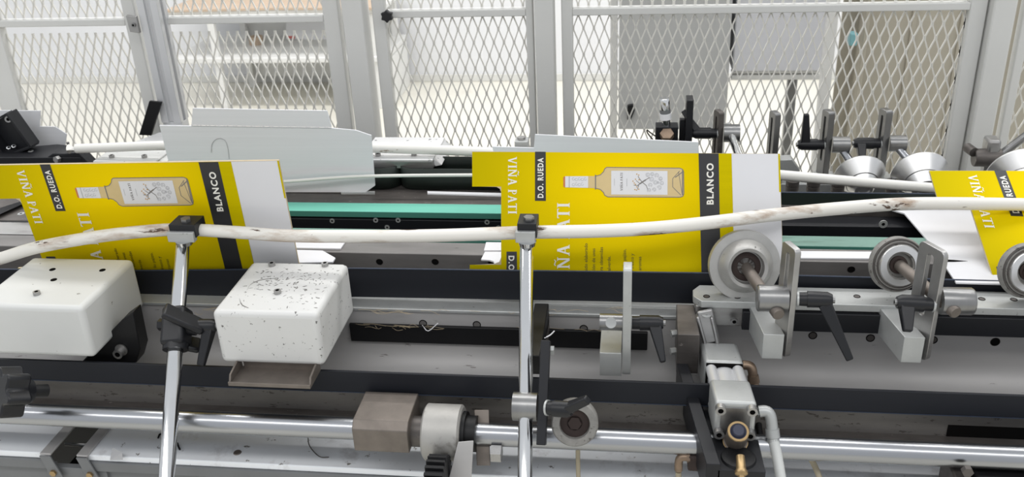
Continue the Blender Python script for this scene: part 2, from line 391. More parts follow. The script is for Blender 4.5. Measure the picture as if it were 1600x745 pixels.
part('lock_plate', G().prism([p for p in pl], (0, .01, 0)), 'steel', ap, .001); screw(ap, A(209, 39, y=.69), (0, -1, 0), .005)
part('base_plate', G().prism([A(a, b, z=zb-.02) for a, b in ((203, 224), (247, 207), (292, 198), (292, 212), (268, 226))], (0, 0, -.012)), 'white_cover', ap, .002)
part('leg', G().box(xl, xr, .705, .74, 0, zb), 'aluminium', ap, .001)
def post(label, pa, pb, y0=FY-.04, d=.06):
    t = thing('fence_post', label, 'post', ((A(pa, 100, y=y0).x), FY, 0), 'painted posts of the safety fence')
    part('column', G().box(A(pa, 100, y=y0).x, A(pb, 100, y=y0).x, y0, y0+d, 0, 2.0), 'fence_grey', t, .004)
    part('floor_plate', G().box(A(pa, 100, y=y0).x-.03, A(pb, 100, y=y0).x+.03, y0-.03, y0+d+.03, 0, .01), 'fence_grey', t, .002)
    return t
post('broad light grey fence post between the bench and the knobbed panel', 543, 575)
post('light grey fence post left of the narrow gap above the central carton', 837, 866)
p3 = post('light grey fence post nearest the right edge of the picture', 1537, 1573)

# ------------------------------------------------------------------ machine bed: long rails along the line
mb = thing('machine_bed', 'long steel bed of the carton folding machine with rails and plates', 'machine', (0, .2, 0))
part('base_body', G().box(X0, X1, .03, .46, .22, .925), 'black', mb, .004)
for x in (X0+.1, -.3, .35, X1-.1):
    part('leg', G().box(x-.04, x+.04, .08, .42, 0, .22), 'deck_grey', mb, .004)
xs_ = A(1130, 300, y=.36).x
part('bed_plate', G().box(X0, xs_, .286, .455, .975, .998), 'dark_steel', mb, .0015)
part('bed_plate', G().box(xs_, X1, .286, .33, .975, .998), 'dark_steel', mb, .0015)
sr = part('belt_rail', G().box(X0, X1, .237, .284, .93, .984), 'anodised', mb, .001)
for px, py in ((519, 345), (587, 344), (622, 344), (605, 355), (761, 347), (779, 356), (1380, 350)): screw(sr, A(px, py, y=.237), (0, -1, 0), .0052 if px < 1000 else .008, 'steel_pale', 'flat')
part('belt_rail', G().box(X0, X1, .112, .166, .93, .986), 'anodised', mb, .001)
fr = part('front_rail', G().box(X0, X1, .06, .108, .92, 1.0), 'rail_steel', mb, .0015)
for px, py in ((593, 409), (680, 409), (768, 409), (1330, 421), (1420, 425)): screw(fr, A(px, py, y=.06), (0, -1, 0), .0065, 'dark_steel', 'hole')
# side sheet: a concave steel channel below the front belt
prof = [(.012, .934), (-.03, .934)] + [(-.03, .90), (-.03, .875)] + [(-.03-.05*(1-math.cos(t)), .875-.05*math.sin(t)) for t in [math.radians(a) for a in (15, 30, 45, 60, 75, 90)]] + [(-.1, .824), (-.108, .827), (-.112, .823), (-.108, .815), (-.08, .813), (.0, .813), (.012, .83)]
ss = part('side_sheet', G().prism([(X0, a, b) for a, b in prof], (X1-X0, 0, 0)), 'steel_sheet', mb, 0, smooth=30)
for px, py in ((661, 505), (745, 507), (912, 513)): screw(ss, A(px, py, y=-.03), (0, -1, 0), .0072, 'rail_steel', 'plug')
for px, py in ((1270, 524), (1360, 528), (1458, 531)): screw(ss, A(px, py, y=-.03), (0, -1, 0), .0072, 'dark_steel', 'plug')
screw(ss, A(1555, 534, y=-.03), (0, -1, 0), .0075, 'dark_steel', 'hole')
xa, xb = A(545, 525, y=-.045).x, A(1012, 525, y=-.045).x
part('front_strip', G().box(-.75, A(1092, 480, y=-.02).x, -.034, .012, .934, .9395), 'steel_pale', mb, .001)
part('black_bar', G().box(xa, xb, -.037, -.03, A(800, 541, y=-.037).z, A(800, 514, y=-.037).z), 'black', mb, .0015)
# right hand: bolted plate with a chamfered end, black bar under it
xe = A(1084, 470, z=.988).x
tp = part('top_plate', G().prism([(xe, -.03, .976), (xe+.012, -.012, .976), (X1, -.012, .976), (X1, -.066, .976), (xe+.012, -.066, .976), (xe, -.05, .976)], (0, 0, .0125)), 'steel_pale', mb, .001)
for px, py in ((1104, 463), (1152, 464), (1339, 463), (1534, 467), (1584, 468)): screw(tp, A(px, py, z=.9885), (0, 0, 1), .0055, 'dark_steel', 'plug')
part('plate_support', G().box(xe+.004, X1, -.06, -.02, .94, .976), 'steel', mb, .001)
bb = part('black_bar', G().box(A(1160, 500, y=-.07).x, X1, -.07, -.03, A(1500, 525, y=-.07).z, A(1500, 496, y=-.07).z), 'anodised', mb, .001)
screw(bb, A(1147, 501, y=-.07), (0, -1, 0), .006)
# lower plate, flange, sleeve behind the shaft
part('lower_plate', G().box(X0, X1, -.172, -.16, .79, .885), 'grime_steel', mb, .001)
part('slot_recess', G().box(A(1480, 675, y=-.174).x, X1, -.1735, -.172, A(1540, 686, y=-.174).z, A(1540, 667, y=-.174).z), 'dark_hole', mb)
part('flange', G().box(X0, X1, -.205, -.16, .801, .822), 'dark_steel', mb, .0015)

# deck in front
dz = .75; yf = A(200, 714, z=dz).y
for nm, xa, xb, lb in (('deck_cover', X0, A(88, 690, z=dz).x, 'white painted deck cover at the lower left, left of the dark gap'), ('deck_cover', A(150, 690, z=dz).x, X1, 'long white painted deck cover under the steel shaft')):
    t = thing(nm, lb, 'cover', ((xa+xb)/2, (yf-.05)/2, .4), 'painted deck covers')
    part('top_sheet', G().box(xa, xb, yf, -.05, dz-.012, dz), 'deck_white', t, .002)
    part('front_lip', G().box(xa, xb, yf-.004, yf+.012, dz-.032, dz-.012), 'deck_grey', t, .002)
    part('front_skirt', G().box(xa, xb, yf+.006, yf+.02, .45, dz-.032), 'deck_grey', t, .002)
gx0, gx1 = A(88, 690, z=dz).x, A(150, 690, z=dz).x
dg = thing('deck_strap', 'pair of worn metal straps bridging the dark gap between the deck covers', 'strap', ((gx0+gx1)/2, -.22, .7))
for xa in (gx0-.008, gx1-.012):
    part('strap', G().box(xa, xa+.02, yf-.006, -.08, dz, dz+.004), 'steel_sheet', dg, .001)
    s_ = part('strap_end', G().prism([(xa, yf-.006, dz), (xa+.02, yf-.006, dz), (xa+.034, yf-.006, dz-.05), (xa+.012, yf-.006, dz-.05)], (0, -.003, 0)), 'deck_grey', dg, .0005)
    screw(s_, V((xa+.018, yf-.009, dz-.034)), (0, -1, 0), .006, 'brass', 'hex')
part('gap_floor', G().box(gx0, gx1, yf+.02, -.05, dz-.1, dz-.06), 'dark_hole', dg)
part('cross_wire', G().cyl((gx0, yf+.05, dz-.02), (gx1, yf+.05, dz-.02), .003), 'steel_mill', dg)
part('plate', G().box(gx0-.01, gx1+.03, yf+.0, yf+.012, dz-.075, dz-.03), 'deck_grey', dg, .001)
# scraps on the deck
g = G().prism([A(172, 719, z=dz+.001), A(192, 718, z=dz+.001), A(191, 708, z=dz+.012), A(176, 700, z=dz+.014)], (0, 0, .001)); solo('plastic_scrap', g, 'ink_grey', 'small grey plastic scrap lying on the deck edge', 'scrap')
g = G().tube(cr([A(481, 682, z=dz+.012), A(484, 697, z=dz+.004), A(499, 713, z=dz+.002), A(514, 714, z=dz+.002)], 4), .0009, 6); solo('wire_scrap', g, 'dark_steel', 'bent thin wire scrap lying on the white deck', 'scrap')
g = G().tube(cr([A(247, 684, z=dz+.002), A(250, 678, z=dz+.002), A(257, 680, z=dz+.002)], 4), .0016, 6); solo('staple', g, 'black', 'small black staple on the deck left of the rod', 'scrap')
g = G().tube(cr([A(277, 692, z=dz+.002), A(279, 698, z=dz+.002), A(281, 702, z=dz+.002)], 4), .0016, 6); solo('staple', g, 'black', 'small black staple on the deck right of the rod', 'scrap')

# ------------------------------------------------------------------ belts
def strip_belt(name, label, y, z0, z1, xa, xb, m='belt', t=.005, tilt=0, edge=True):
    th = thing(name, label, 'belt', ((xa+xb)/2, y, z0))
    part('band', G().hexa([(xa, y, z0), (xb, y, z0), (xb, y+t, z0), (xa, y+t, z0)], [(xa, y, z1), (xb, y, z1), (xb, y+t, z1), (xa, y+t, z1)]), m, th, .0008)
    if edge:
        part('frayed_edge', G().box(xa, xb, y-.0004, y+t*.6, z1, z1+.0012), 'belt_edge', th)
    return th
fb = thing('flat_belt', 'black flat belt pinching the lower edges of the yellow cartons', 'belt', (0, -.004, .944))
g, ge = G(), G(); pr = [A(px, py, y=-.004) for px, py in ((-60, 424), (210, 423.5), (555, 420), (1100, 427.5), (1330, 433.5), (1660, 444.5))]
pr = [V((X0, 0, pr[0].z))] + pr[1:-1] + [V((X1, 0, pr[-1].z))]
for p, q in zip(pr, pr[1:]):
    g.hexa([(p.x, -.004, p.z-.056), (q.x, -.004, q.z-.056), (q.x, .001, q.z-.056), (p.x, .001, p.z-.056)], [(p.x, -.004, p.z), (q.x, -.004, q.z), (q.x, .001, q.z), (p.x, .001, p.z)])
    ge.hexa([(p.x, -.0044, p.z), (q.x, -.0044, q.z), (q.x, -.001, q.z), (p.x, -.001, p.z)], [(p.x, -.0044, p.z+.0012), (q.x, -.0044, q.z+.0012), (q.x, -.001, q.z+.0012), (p.x, -.001, p.z+.0012)])
part('band', g, 'belt', fb); part('frayed_edge', ge, 'belt_edge', fb)
lb = strip_belt('flat_belt', 'black return belt running just above the round steel shaft', -.192, A(800, 622, y=-.192).z, A(800, 590, y=-.192).z, X0, X1, edge=False)
part('frayed_edge', G().box(X0, X1, -.1925, -.188, A(800, 622, y=-.192).z-.0012, A(800, 622, y=-.192).z), 'belt_edge', lb)
def flat_belt(label, y0, y1, z, m, t=.009, xe_=X1):
    th = thing('carrier_belt', label, 'belt', (0, (y0+y1)/2, z-t), 'green carrier belts')
    xg = A(190, 330, y=y0).x
    part('band', G().box(xg, xe_, y0, y1, z-t, z), [m, 'green_edge'], th, .0008)
    part('edge', G().box(xg, xe_, y0-.0006, y0, z-t, z-.0006), 'green_edge', th)
flat_belt('mint green carrier belt above the black rail with screws', .240, .282, 1.0, 'green', .012, A(1190, 330, y=.26).x)
flat_belt('worn green carrier belt nearest the front rail', .119, .160, 1.0, 'green_worn', .012)
# rear belts on vertical pulleys
zr0, zr1 = A(750, 300, y=.36).z+.006, A(750, 264, y=.36).z
def rear_belt(label, xa, xb, endside):
    th = thing('rear_belt', label, 'belt', ((xa+xb)/2, .40, zr0), 'rear pinch belts')
    r = .034; xc = xb-r if endside > 0 else xa+r; xo = xa if endside > 0 else xb; yc = .36+r
    pts = [(xo, .36), (xc, .36)] + [(xc+endside*r*math.sin(a), yc-r*math.cos(a)) for a in [math.radians(d) for d in range(12, 180, 12)]] + [(xc, yc+r), (xo, yc+r)]
    g = G()
    for p in pts: g.v += [V((p[0], p[1], zr0)), V((p[0], p[1], zr1))]
    n = len(pts)
    for i in range(n-1): g.f.append((2*i, 2*i+2, 2*i+3, 2*i+1)); g.mi.append(0)
    o = part('band', g, 'belt_dark', th); s = o.modifiers.new('solid', 'SOLIDIFY'); s.thickness = .004; s.offset = 1
    part('pulley', G().lathe((xc, yc, zr0-.004), (0, 0, 1), [(0, 0), (0, r-.005), (zr1-zr0, r-.005), (zr1-zr0, .008), (zr1-zr0+.012, .008), (zr1-zr0+.012, 0)], 32), 'black', th)
xs = A(624, 285, y=.37).x
rear_belt('dark rear belt ending at a pulley behind the grey raised panel', A(330, 285, y=.36).x, xs-.001, 1)
rear_belt('dark rear belt starting at the pulley under the white cover', xs+.003, A(1130, 285, y=.36).x, -1)
z_ = A(1300, 302, y=.295).z
strip_belt('flat_belt', 'dark rear belt below the polished metal cones', .295, 1.0, z_, A(1140, 300, y=.295).x, X1, 'belt_dark')

# ------------------------------------------------------------------ cartons
def homog(src, dst):
    M = []; R = []
    for (x, y), (u, v) in zip(src, dst):
        M.append([x, y, 1, 0, 0, 0, -u*x, -u*y]); R.append(u); M.append([0, 0, 0, x, y, 1, -v*x, -v*y]); R.append(v)
    h = np.linalg.lstsq(np.array(M, float), np.array(R, float), rcond=None)[0]
    return np.append(h, 1).reshape(3, 3)
def text_mesh(body, bold=0.0, space=1.0):
    cu = bpy.data.curves.new('lettering', 'FONT'); cu.body = body; cu.offset = bold; cu.space_character = space; cu.resolution_u = 3
    o = link(bpy.data.objects.new('lettering', cu)); dg = bpy.context.evaluated_depsgraph_get(); dg.update()
    me = o.evaluated_get(dg).to_mesh(); vs = [(v.co.x, v.co.y) for v in me.vertices]; fs = [tuple(p.vertices) for p in me.polygons]
    o.evaluated_get(dg).to_mesh_clear(); bpy.data.objects.remove(o); bpy.data.curves.remove(cu)
    return vs, fs
def serif(word):
    """roman capitals drawn as strokes with serifs; returns verts, faces, unit cap height"""
    vs, fs = [], []
    def q(*p): n = len(vs); vs.extend(p); fs.append(tuple(range(n, n+len(p))))
    def stroke(x0, y0, x1, y1, w): q((x0-w/2, y0), (x0+w/2, y0), (x1+w/2, y1), (x1-w/2, y1))
    def ser(x, y, w): q((x-w/2, y-.03), (x+w/2, y-.03), (x+w/2, y+.03), (x-w/2, y+.03))
    x = 0
    for ch in word:
        if ch == ' ': x += .38; continue
        if ch == 'I': stroke(x+.17, 0, x+.17, 1, .195); ser(x+.17, .03, .34); ser(x+.17, .97, .34); x += .46
        elif ch == 'V':
            stroke(x+.42, 0, x+.14, 1, .17); stroke(x+.42, 0, x+.70, 1, .125); ser(x+.14, .97, .3); ser(x+.70, .97, .26); x += .92
        elif ch == 'A':
            stroke(x+.12, 0, x+.40, 1, .125); stroke(x+.68, 0, x+.40, 1, .195); q((x+.2, .32), (x+.6, .32), (x+.6, .39), (x+.2, .39)); ser(x+.12, .03, .26); ser(x+.68, .03, .3); x += .90
        elif ch == 'N' or ch == 'Ñ':
            stroke(x+.14, 0, x+.14, 1, .125); stroke(x+.72, 0, x+.72, 1, .125); stroke(x+.70, 0, x+.14, 1, .195); ser(x+.14, .03, .28); ser(x+.72, .97, .28); ser(x+.1, .97, .2)
            if ch == 'Ñ':
                w = [(x+.20, 1.13), (x+.32, 1.22), (x+.44, 1.16), (x+.56, 1.12), (x+.68, 1.22)]
                for a, b in zip(w, w[1:]): q((a[0], a[1]-.045), (b[0], b[1]-.045), (b[0], b[1]+.045), (a[0], a[1]+.045))
            x += .98
        elif ch == 'P':
            stroke(x+.16, 0, x+.16, 1, .195); ser(x+.16, .03, .34)
            for i in range(8):
                a, b = math.radians(90-i*22.5), math.radians(90-(i+1)*22.5); c_ = (x+.24, .72)
                p = lambda t, r, k: (c_[0]+k*math.cos(t), c_[1]+r*math.sin(t))
                q(p(a, .22, .195), p(b, .22, .195), p(b, .28, .31), p(a, .28, .31))
            q((x+.04, .94), (x+.25, .94), (x+.25, 1), (x+.04, 1)); q((x+.2, .44), (x+.25, .44), (x+.25, .5), (x+.2, .5)); x += .66
        elif ch == 'T':
            stroke(x+.36, 0, x+.36, 1, .195); q((x+.02, .92), (x+.70, .92), (x+.70, 1), (x+.02, 1)); q((x+.0, .84), (x+.06, .84), (x+.06, 1), (x, 1)); q((x+.66, .84), (x+.72, .84), (x+.72, 1), (x+.66, 1)); ser(x+.36, .03, .32); x += .82
    return vs, fs, x
class Card:
    """maps the artwork (measured on the middle carton) on to a carton panel that leans by its own angle"""
    def __init__(s, H, pl, parent):
        s.H, s.pl, s.par = H, pl, parent
        n = V((0, -1, pl[2])).normalized(); s.n = n
    def m(s, u, v, off=0):
        if s.H is None: px, py = u, v
        else:
            w = s.H @ np.array([u, v, 1.0]); px, py = w[0]/w[2], w[1]/w[2]
        return A(px, py, pl=s.pl) + s.n*off
    def flat(s, name, polys, m, off, parent=None, faces=None, label=None):
        g = G()
        if faces:                       # a hair of depth between pieces keeps overlapping strokes from shading each other
            dep = [0]*len(polys)
            for i, f in enumerate(faces):
                for k in f: dep[k] = i % 7
            if len(faces) > 40 and 'story' in name or 'region' in name or 'blanco' in name: dep = [0]*len(polys)
            g.add([s.m(*p, off+d*1.5e-5) for p, d in zip(polys, dep)], faces)
        else:
            for i, poly in enumerate(polys): g.add([s.m(*p, off+(i % 7)*1.2e-5) for p in poly], [tuple(range(len(poly)))])
        return part(name, g, m, parent or s.par, label=label, smooth=0)
    def text(s, name, vf, u, v, size, direction, m, off, parent, fit=None):
        """direction 'up': reads upward, letter tops to the left; 'down': reads downward, tops to the right"""
        vs, fs = vf; L = max(p[0] for p in vs); k = size; kx = (fit/L if fit else size)
        if direction == 'up': P = [(u-p[1]*k, v-p[0]*kx) for p in vs]
        else: P = [(u+p[1]*k, v+p[0]*kx) for p in vs]
        s.flat(name, P, m, off, parent, fs)
def circ(u, v, r, n=10, a0=0, a1=360): return [(u+r*math.cos(math.radians(a0+(a1-a0)*i/n)), v+r*math.sin(math.radians(a0+(a1-a0)*i/n))) for i in range(n)]
def arcline(u, v, r, w, a0, a1, n=10):
    out = []
    for i in range(n):
        a, b = math.radians(a0+(a1-a0)*i/n), math.radians(a0+(a1-a0)*(i+1)/n)
        out.append([(u+(r-w)*math.cos(a), v+(r-w)*math.sin(a)), (u+(r-w)*math.cos(b), v+(r-w)*math.sin(b)), (u+r*math.cos(b), v+r*math.sin(b)), (u+r*math.cos(a), v+r*math.sin(a))])
    return out
def seg(p, q, w):
    d = (V((q[0]-p[0], q[1]-p[1]))).normalized(); n = (-d.y*w/2, d.x*w/2)
    return [(p[0]-n[0], p[1]-n[1]), (q[0]-n[0], q[1]-n[1]), (q[0]+n[0], q[1]+n[1]), (p[0]+n[0], p[1]+n[1])]
TX = {k: text_mesh(k, .034, 1.22) for k in ('D.O. RUEDA', 'BLANCO', 'D.O.')}
BODY = [('a sido elaborado', 918, 380), ('cción de uvas', 930, 388), ('tura obtenidas', 942, 386), ('Valverde.', 954, 400), ('llo pajizo,', 978, 389), ('uy fresco y', 990, 396), ('s aromas', 1002, 401)]
TB = {k: text_mesh(k, .0) for k, _, _ in BODY}
SV, SF, SL = serif('VIÑA PATI')
SV2, SF2, _ = serif('ÑA PATI')
BOT = [(931, 275)] + [(931+14*math.sin(math.radians(a)), 275-13.5*(1-math.cos(math.radians(a)))) for a in (30, 60, 80)] + [(948, 261.4), (1062, 262.6), (1066.5, 264.5), (1068, 268), (1068.5, 302), (1067, 306.5), (1062, 308), (950, 307.6)] + [(931+14*math.sin(math.radians(a)), 294+13.3*(1-math.cos(math.radians(a)))) for a in (80, 60, 30)] + [(931, 294)]
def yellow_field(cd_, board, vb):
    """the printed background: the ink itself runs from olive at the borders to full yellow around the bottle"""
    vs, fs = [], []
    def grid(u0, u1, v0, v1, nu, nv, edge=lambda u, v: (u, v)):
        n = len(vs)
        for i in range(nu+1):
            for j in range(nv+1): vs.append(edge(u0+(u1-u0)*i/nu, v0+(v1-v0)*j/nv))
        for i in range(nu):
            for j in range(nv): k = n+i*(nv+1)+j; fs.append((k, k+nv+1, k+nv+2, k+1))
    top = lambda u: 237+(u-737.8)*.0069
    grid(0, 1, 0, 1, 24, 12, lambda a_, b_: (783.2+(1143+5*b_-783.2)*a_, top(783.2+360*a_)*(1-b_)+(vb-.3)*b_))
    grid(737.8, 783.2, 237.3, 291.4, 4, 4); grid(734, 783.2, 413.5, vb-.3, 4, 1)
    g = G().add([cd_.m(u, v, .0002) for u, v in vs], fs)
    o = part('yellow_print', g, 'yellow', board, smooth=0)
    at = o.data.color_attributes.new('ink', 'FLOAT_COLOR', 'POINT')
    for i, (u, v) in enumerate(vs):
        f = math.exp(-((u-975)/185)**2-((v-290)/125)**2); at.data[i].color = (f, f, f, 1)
    return o
def artwork(cd_, vb=434):
    P = cd_.par
    # outline of the board, notched at the left like the photograph
    out = [(737.5, 236.5), (1218.5, 240), (1224, vb), (733, vb), (734, 414), (772, 412), (780, 409), (783, 402), (783, 300), (781, 295), (776, 292), (738, 291)]
    fr = [cd_.m(u, v) for u, v in out]
    g = G().prism([p - cd_.n*.0032 for p in fr], cd_.n*.0031, mi=0, mside=0)
    board = part('front_panel', g, 'card_edge', P, 0, smooth=0)
    cd_.flat('white_tab', [[(1142.5, 240), (1218, 240.3), (1223.5, vb-.3), (1147.5, vb-.3)]], 'card_white', .0002, board)
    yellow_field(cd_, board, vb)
    cd_.flat('yellow_margin', [[(1122.6, 239.7), (1143, 240), (1147.5, vb-.3), (1126, vb-.3)]], 'olive', .0004, board)
    cd_.flat('edge_stripe', [[(1215.8, 240.3), (1218.4, 240.3), (1220, 300), (1217.4, 300)]], 'olive', .0004, board)
    cd_.flat('black_band', [[(1091.5, 239.5), (1122.8, 239.8), (1126.2, vb-.3), (1096.2, vb-.3)]], 'ink_black', .0006, board)
    cd_.text('blanco_lettering', TX['BLANCO'], 1114.5, 320, 14.5, 'up', 'ink_white', .0008, board, fit=65)
    cd_.flat('region_label', [[(836, 236.9), (852.7, 237.1), (852.9, 313.8), (836, 313.6)]], 'ink_black', .0006, board)
    cd_.text('region_lettering', TX['D.O. RUEDA'], 848.8, 309.5, 12.2, 'up', 'ink_white', .0008, board, fit=63)
    cd_.flat('region_label', [[(791.5, 393), (807.5, 393), (808, vb-.3), (791.5, vb-.3)]], 'ink_black', .0006, board)
    cd_.text('region_lettering', TX['D.O.'], 795, 399, 12.2, 'down', 'ink_white', .0008, board, fit=27)
    k = 14/1.0; cd_.text('brand_lettering', ([(a, b) for a, b in SV], SF), 794, 245, 13.6, 'down', 'ink_white', .0008, board, fit=89)
    k0 = 419.5; cd_.text('brand_lettering', (SV2, SF2), 890, k0, 19.4, 'up', 'ink_white', .0008, board, fit=k0-317)
    for t, u, vtop in BODY:
        vs, fs = TB[t]; L = max(p[0] for p in vs)*7.4
        cd_.text('story_lettering', TB[t], u, vtop+L, 7.4, 'up', 'ink_text', .0006, board)
    bt = cd_.flat('bottle_print', [BOT], 'ink_tan', .0006, board, label='printed picture of a white wine bottle lying on its side')
    q = lambda nm, polys, m, off: cd_.flat(nm, polys, m, off, board)
    q('bottle_outline', [seg(a, b, 1.1) for a, b in zip(BOT, BOT[1:])], 'ink_line', .0007)
    q('bottle_neck', [[(918, 275.2), (931, 275), (931, 294), (918, 293.4)]], 'ink_tan', .0006)
    q('neck_ring', [seg((930.5, 273), (930.5, 296), 1.6)], 'ink_line', .0009)
    q('foil', [[(883, 275.4), (919, 275.2), (919, 293.4), (883, 292.6)]], 'ink_label', .0008)
    q('foil_ring', [seg((889.5, 275.2), (889.5, 293), 1.2)], 'ink_grey', .001)
    fp = []
    for i in range(9): fp += arcline(896+(i % 5)*4.6, 279.5+(i // 5)*8+(i % 2), 2.3, .55, 0, 300, 8)
    q('foil_pattern', fp, 'ink_grey', .001)
    q('cork', [[(880.3, 276.4), (883.2, 275.5), (883.2, 292.5), (880.3, 291.6)]], 'ink_cork', .0008)
    q('bottle_base_print', [seg((1051, 279), (1062, 267), .9), seg((1051, 279), (1051, 292), .9), seg((1051, 292), (1064, 305), .9), seg((1055, 277), (1066, 269), 1.4), seg((1060, 268), (1066, 304), .8), seg((1066.5, 265), (1066.5, 305), 1.6)], 'ink_line', .0008)
    q('bottle_label', [[(955, 266.6), (1043, 267), (1043, 304.4), (955, 303.8)]], 'ink_label', .0009)
    cd_.text('label_lettering', (SV, SF), 973, 298, 3.6, 'up', 'ink_line', .0011, board, fit=28)
    q('label_lettering', [seg((979.5, 279), (979.5, 291), .7), seg((960, 279), (960, 290), .6)], 'ink_grey', .0011)
    rnd = random.Random(3); tree = []
    for u, v, r in ((1012, 273, 3.4), (1019, 272, 3), (1026, 274, 3.4), (1032, 279, 3.2), (1034, 286, 3.2), (1030, 293, 3.4), (1022, 296, 3), (1014, 297, 3), (1018, 280, 3.6), (1024, 285, 3.4), (1016, 289, 3.2), (1028, 285, 2)):
        tree += arcline(u, v, r, .7, rnd.uniform(0, 180), rnd.uniform(420, 520), 9) + arcline(u, v, r*.5, .55, 0, 300, 6)
    q('tree_print', tree, 'ink_grey', .0011)
    tr = [(990, 289), (996, 290), (1000, 287), (1004, 284), (1009, 281), (1015, 277)]
    tk = [seg(a, b, w) for a, b, w in zip(tr, tr[1:], (.9, 1.2, 2, 2, 1))]
    tk += [seg((1003, 284), (999, 279), 1), seg((999, 279), (997, 275), .8), seg((1004, 285), (1010, 290), 1), seg((1010, 290), (1012, 296), .8), seg((1000, 287), (994, 282), .8), seg((998, 289), (996, 296), .8)]
    q('trunk_print', tk, 'ink_line', .0012)
    q('grape_print', [circ(u, v, .95, 8) for u, v in ((995, 272), (998, 273.5), (989, 283), (991, 286), (993, 288), (995, 292), (992, 296), (994.5, 297), (998, 295.5), (998.5, 281), (993, 280))], 'ink_gold', .0012)
HL = homog([(836, 236.9), (836, 313.6), (852.9, 313.8), (1091.5, 239.5), (1096, 425), (1143, 239.8), (1218, 240.3), (880.3, 284), (1068, 306), (1067, 264), (870.5, 317), (1222, 395)],
           [(60.5, 258), (87, 329), (102, 329), (312, 252), (352, 420), (362.5, 250), (431, 250), (119, 301), (304, 318), (294, 280.5), (121.5, 332), (463, 400)])
HR = homog([(737.5, 236.5), (738, 290), (836, 236.9), (836, 313.6), (852.9, 313.8), (794, 246), (807, 333), (783, 402), (734, 414), (807, 246)],
           [(1450, 265.5), (1463, 313), (1554.5, 266), (1579, 336.5), (1595.5, 337.5), (1514.5, 276), (1552.5, 355), (1550, 428), (1499, 434), (1527.5, 275)])
def carton(label, H, tan, x, vb=434, y0=.006):
    t = thing('carton_blank', label, 'carton', (x, .18, 1.0), 'yellow wine cartons on the line')
    c = Card(H, (y0, 1.0, tan), t); artwork(c, vb); return t, c
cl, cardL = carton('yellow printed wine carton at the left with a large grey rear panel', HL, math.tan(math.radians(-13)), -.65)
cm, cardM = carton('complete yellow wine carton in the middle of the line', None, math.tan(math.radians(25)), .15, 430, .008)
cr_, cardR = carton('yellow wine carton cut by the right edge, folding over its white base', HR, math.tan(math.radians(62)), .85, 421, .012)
def sheet(parent, name, pix, m, y=None, z=None, pl=None, vec=None):
    P = [A(a, b, y=y, z=z, pl=pl) for a, b in pix]
    return part(name, G().prism(P, vec), m, parent, .0004, smooth=0)
BZ = 1.0032
# left carton: base flaps seen right of the front panel, rear panel with a folded top flap
sheet(cl, 'base_panel', [(400, 373), (541, 375), (532, 388), (400, 386)], 'card_white', z=BZ, vec=(0, 0, -.003))
sheet(cl, 'base_flap', [(448, 389.5), (504, 391), (524, 402.5), (520, 409), (470, 410), (448, 410)], 'card_white', z=BZ, vec=(0, 0, -.003))
rp = sheet(cl, 'rear_panel', [(249, 196), (518, 200), (556, 203.5), (580, 211.5), (586, 290), (571, 300.5), (275, 300), (258, 232)], 'card_grey', pl=(.335, 1.0, -.10), vec=(0, .003, 0))
sheet(cl, 'rear_flap', [(299, 195.5), (301, 169), (511, 173), (518, 199)], 'card_grey', pl=(.335, 1.0, -.10), vec=(0, .003, 0))
part('crease', G().tube([A(299, 196.5, pl=(.334, 1.0, -.10)), A(518, 200, pl=(.334, 1.0, -.10))], .0006, 6), 'card_white', rp)
hp = [(330, 238), (331, 226), (336, 218.5), (344, 216), (352, 220), (356, 232), (358, 248)]
part('finger_hole_cut', G().tube(cr([A(a, b, pl=(.334, 1.0, -.10)) for a, b in hp], 3), .0005, 6), 'ink_grey', rp)
# middle carton
sheet(cm, 'base_panel', [(759.5, 378), (830, 379), (830, 391), (756, 391)], 'card_white', z=BZ, vec=(0, 0, -.003))
sheet(cm, 'base_flap', [(757.5, 393), (830, 393), (830, 412), (773, 412), (771, 408), (765, 406), (751.5, 405)], 'card_white', z=BZ, vec=(0, 0, -.003))
sheet(cm, 'base_flap', [(1150, 391), (1376, 393), (1372, 403.5), (1150, 402)], 'card_white', z=BZ, vec=(0, 0, -.003))
sheet(cm, 'rear_panel', [(769, 229), (834, 231), (836, 210), (1091, 222), (1094, 262), (940, 290), (785, 300)], 'card_grey', pl=(.335, 1.0, .10), vec=(0, .003, 0))
# right carton: wide white base under the folding front panel
sheet(cr_, 'base_panel', [(1345, 313.5), (1640, 322), (1640, 445), (1494, 441), (1450, 376), (1413, 333)], 'card_white', z=BZ, vec=(0, 0, -.003))
part('slit', G().prism([A(a, b, z=BZ+.0002) for a, b in ((1466, 404.8), (1490, 406), (1512, 408), (1490, 409), (1466, 409))], (0, 0, .0003)), 'dark_hole', cr_)
# carton further left, only its grey rear panel shows
cf = thing('carton_blank', 'pale grey raised carton panel at the far left behind the black bracket', 'carton', (A(50, 230, y=.34).x, .34, 1.0))
sheet(cf, 'rear_panel', [(-20, 197), (62, 197.5), (86, 198), (104, 209.5), (100, 240), (-20, 250)], 'card_grey', pl=(.56, 1.0, -.10), vec=(0, .003, 0))
sheet(cf, 'rear_flap', [(-20, 172.5), (63, 173), (62, 197.5), (-20, 197)], 'card_grey', pl=(.56, 1.0, -.10), vec=(0, .003, 0))

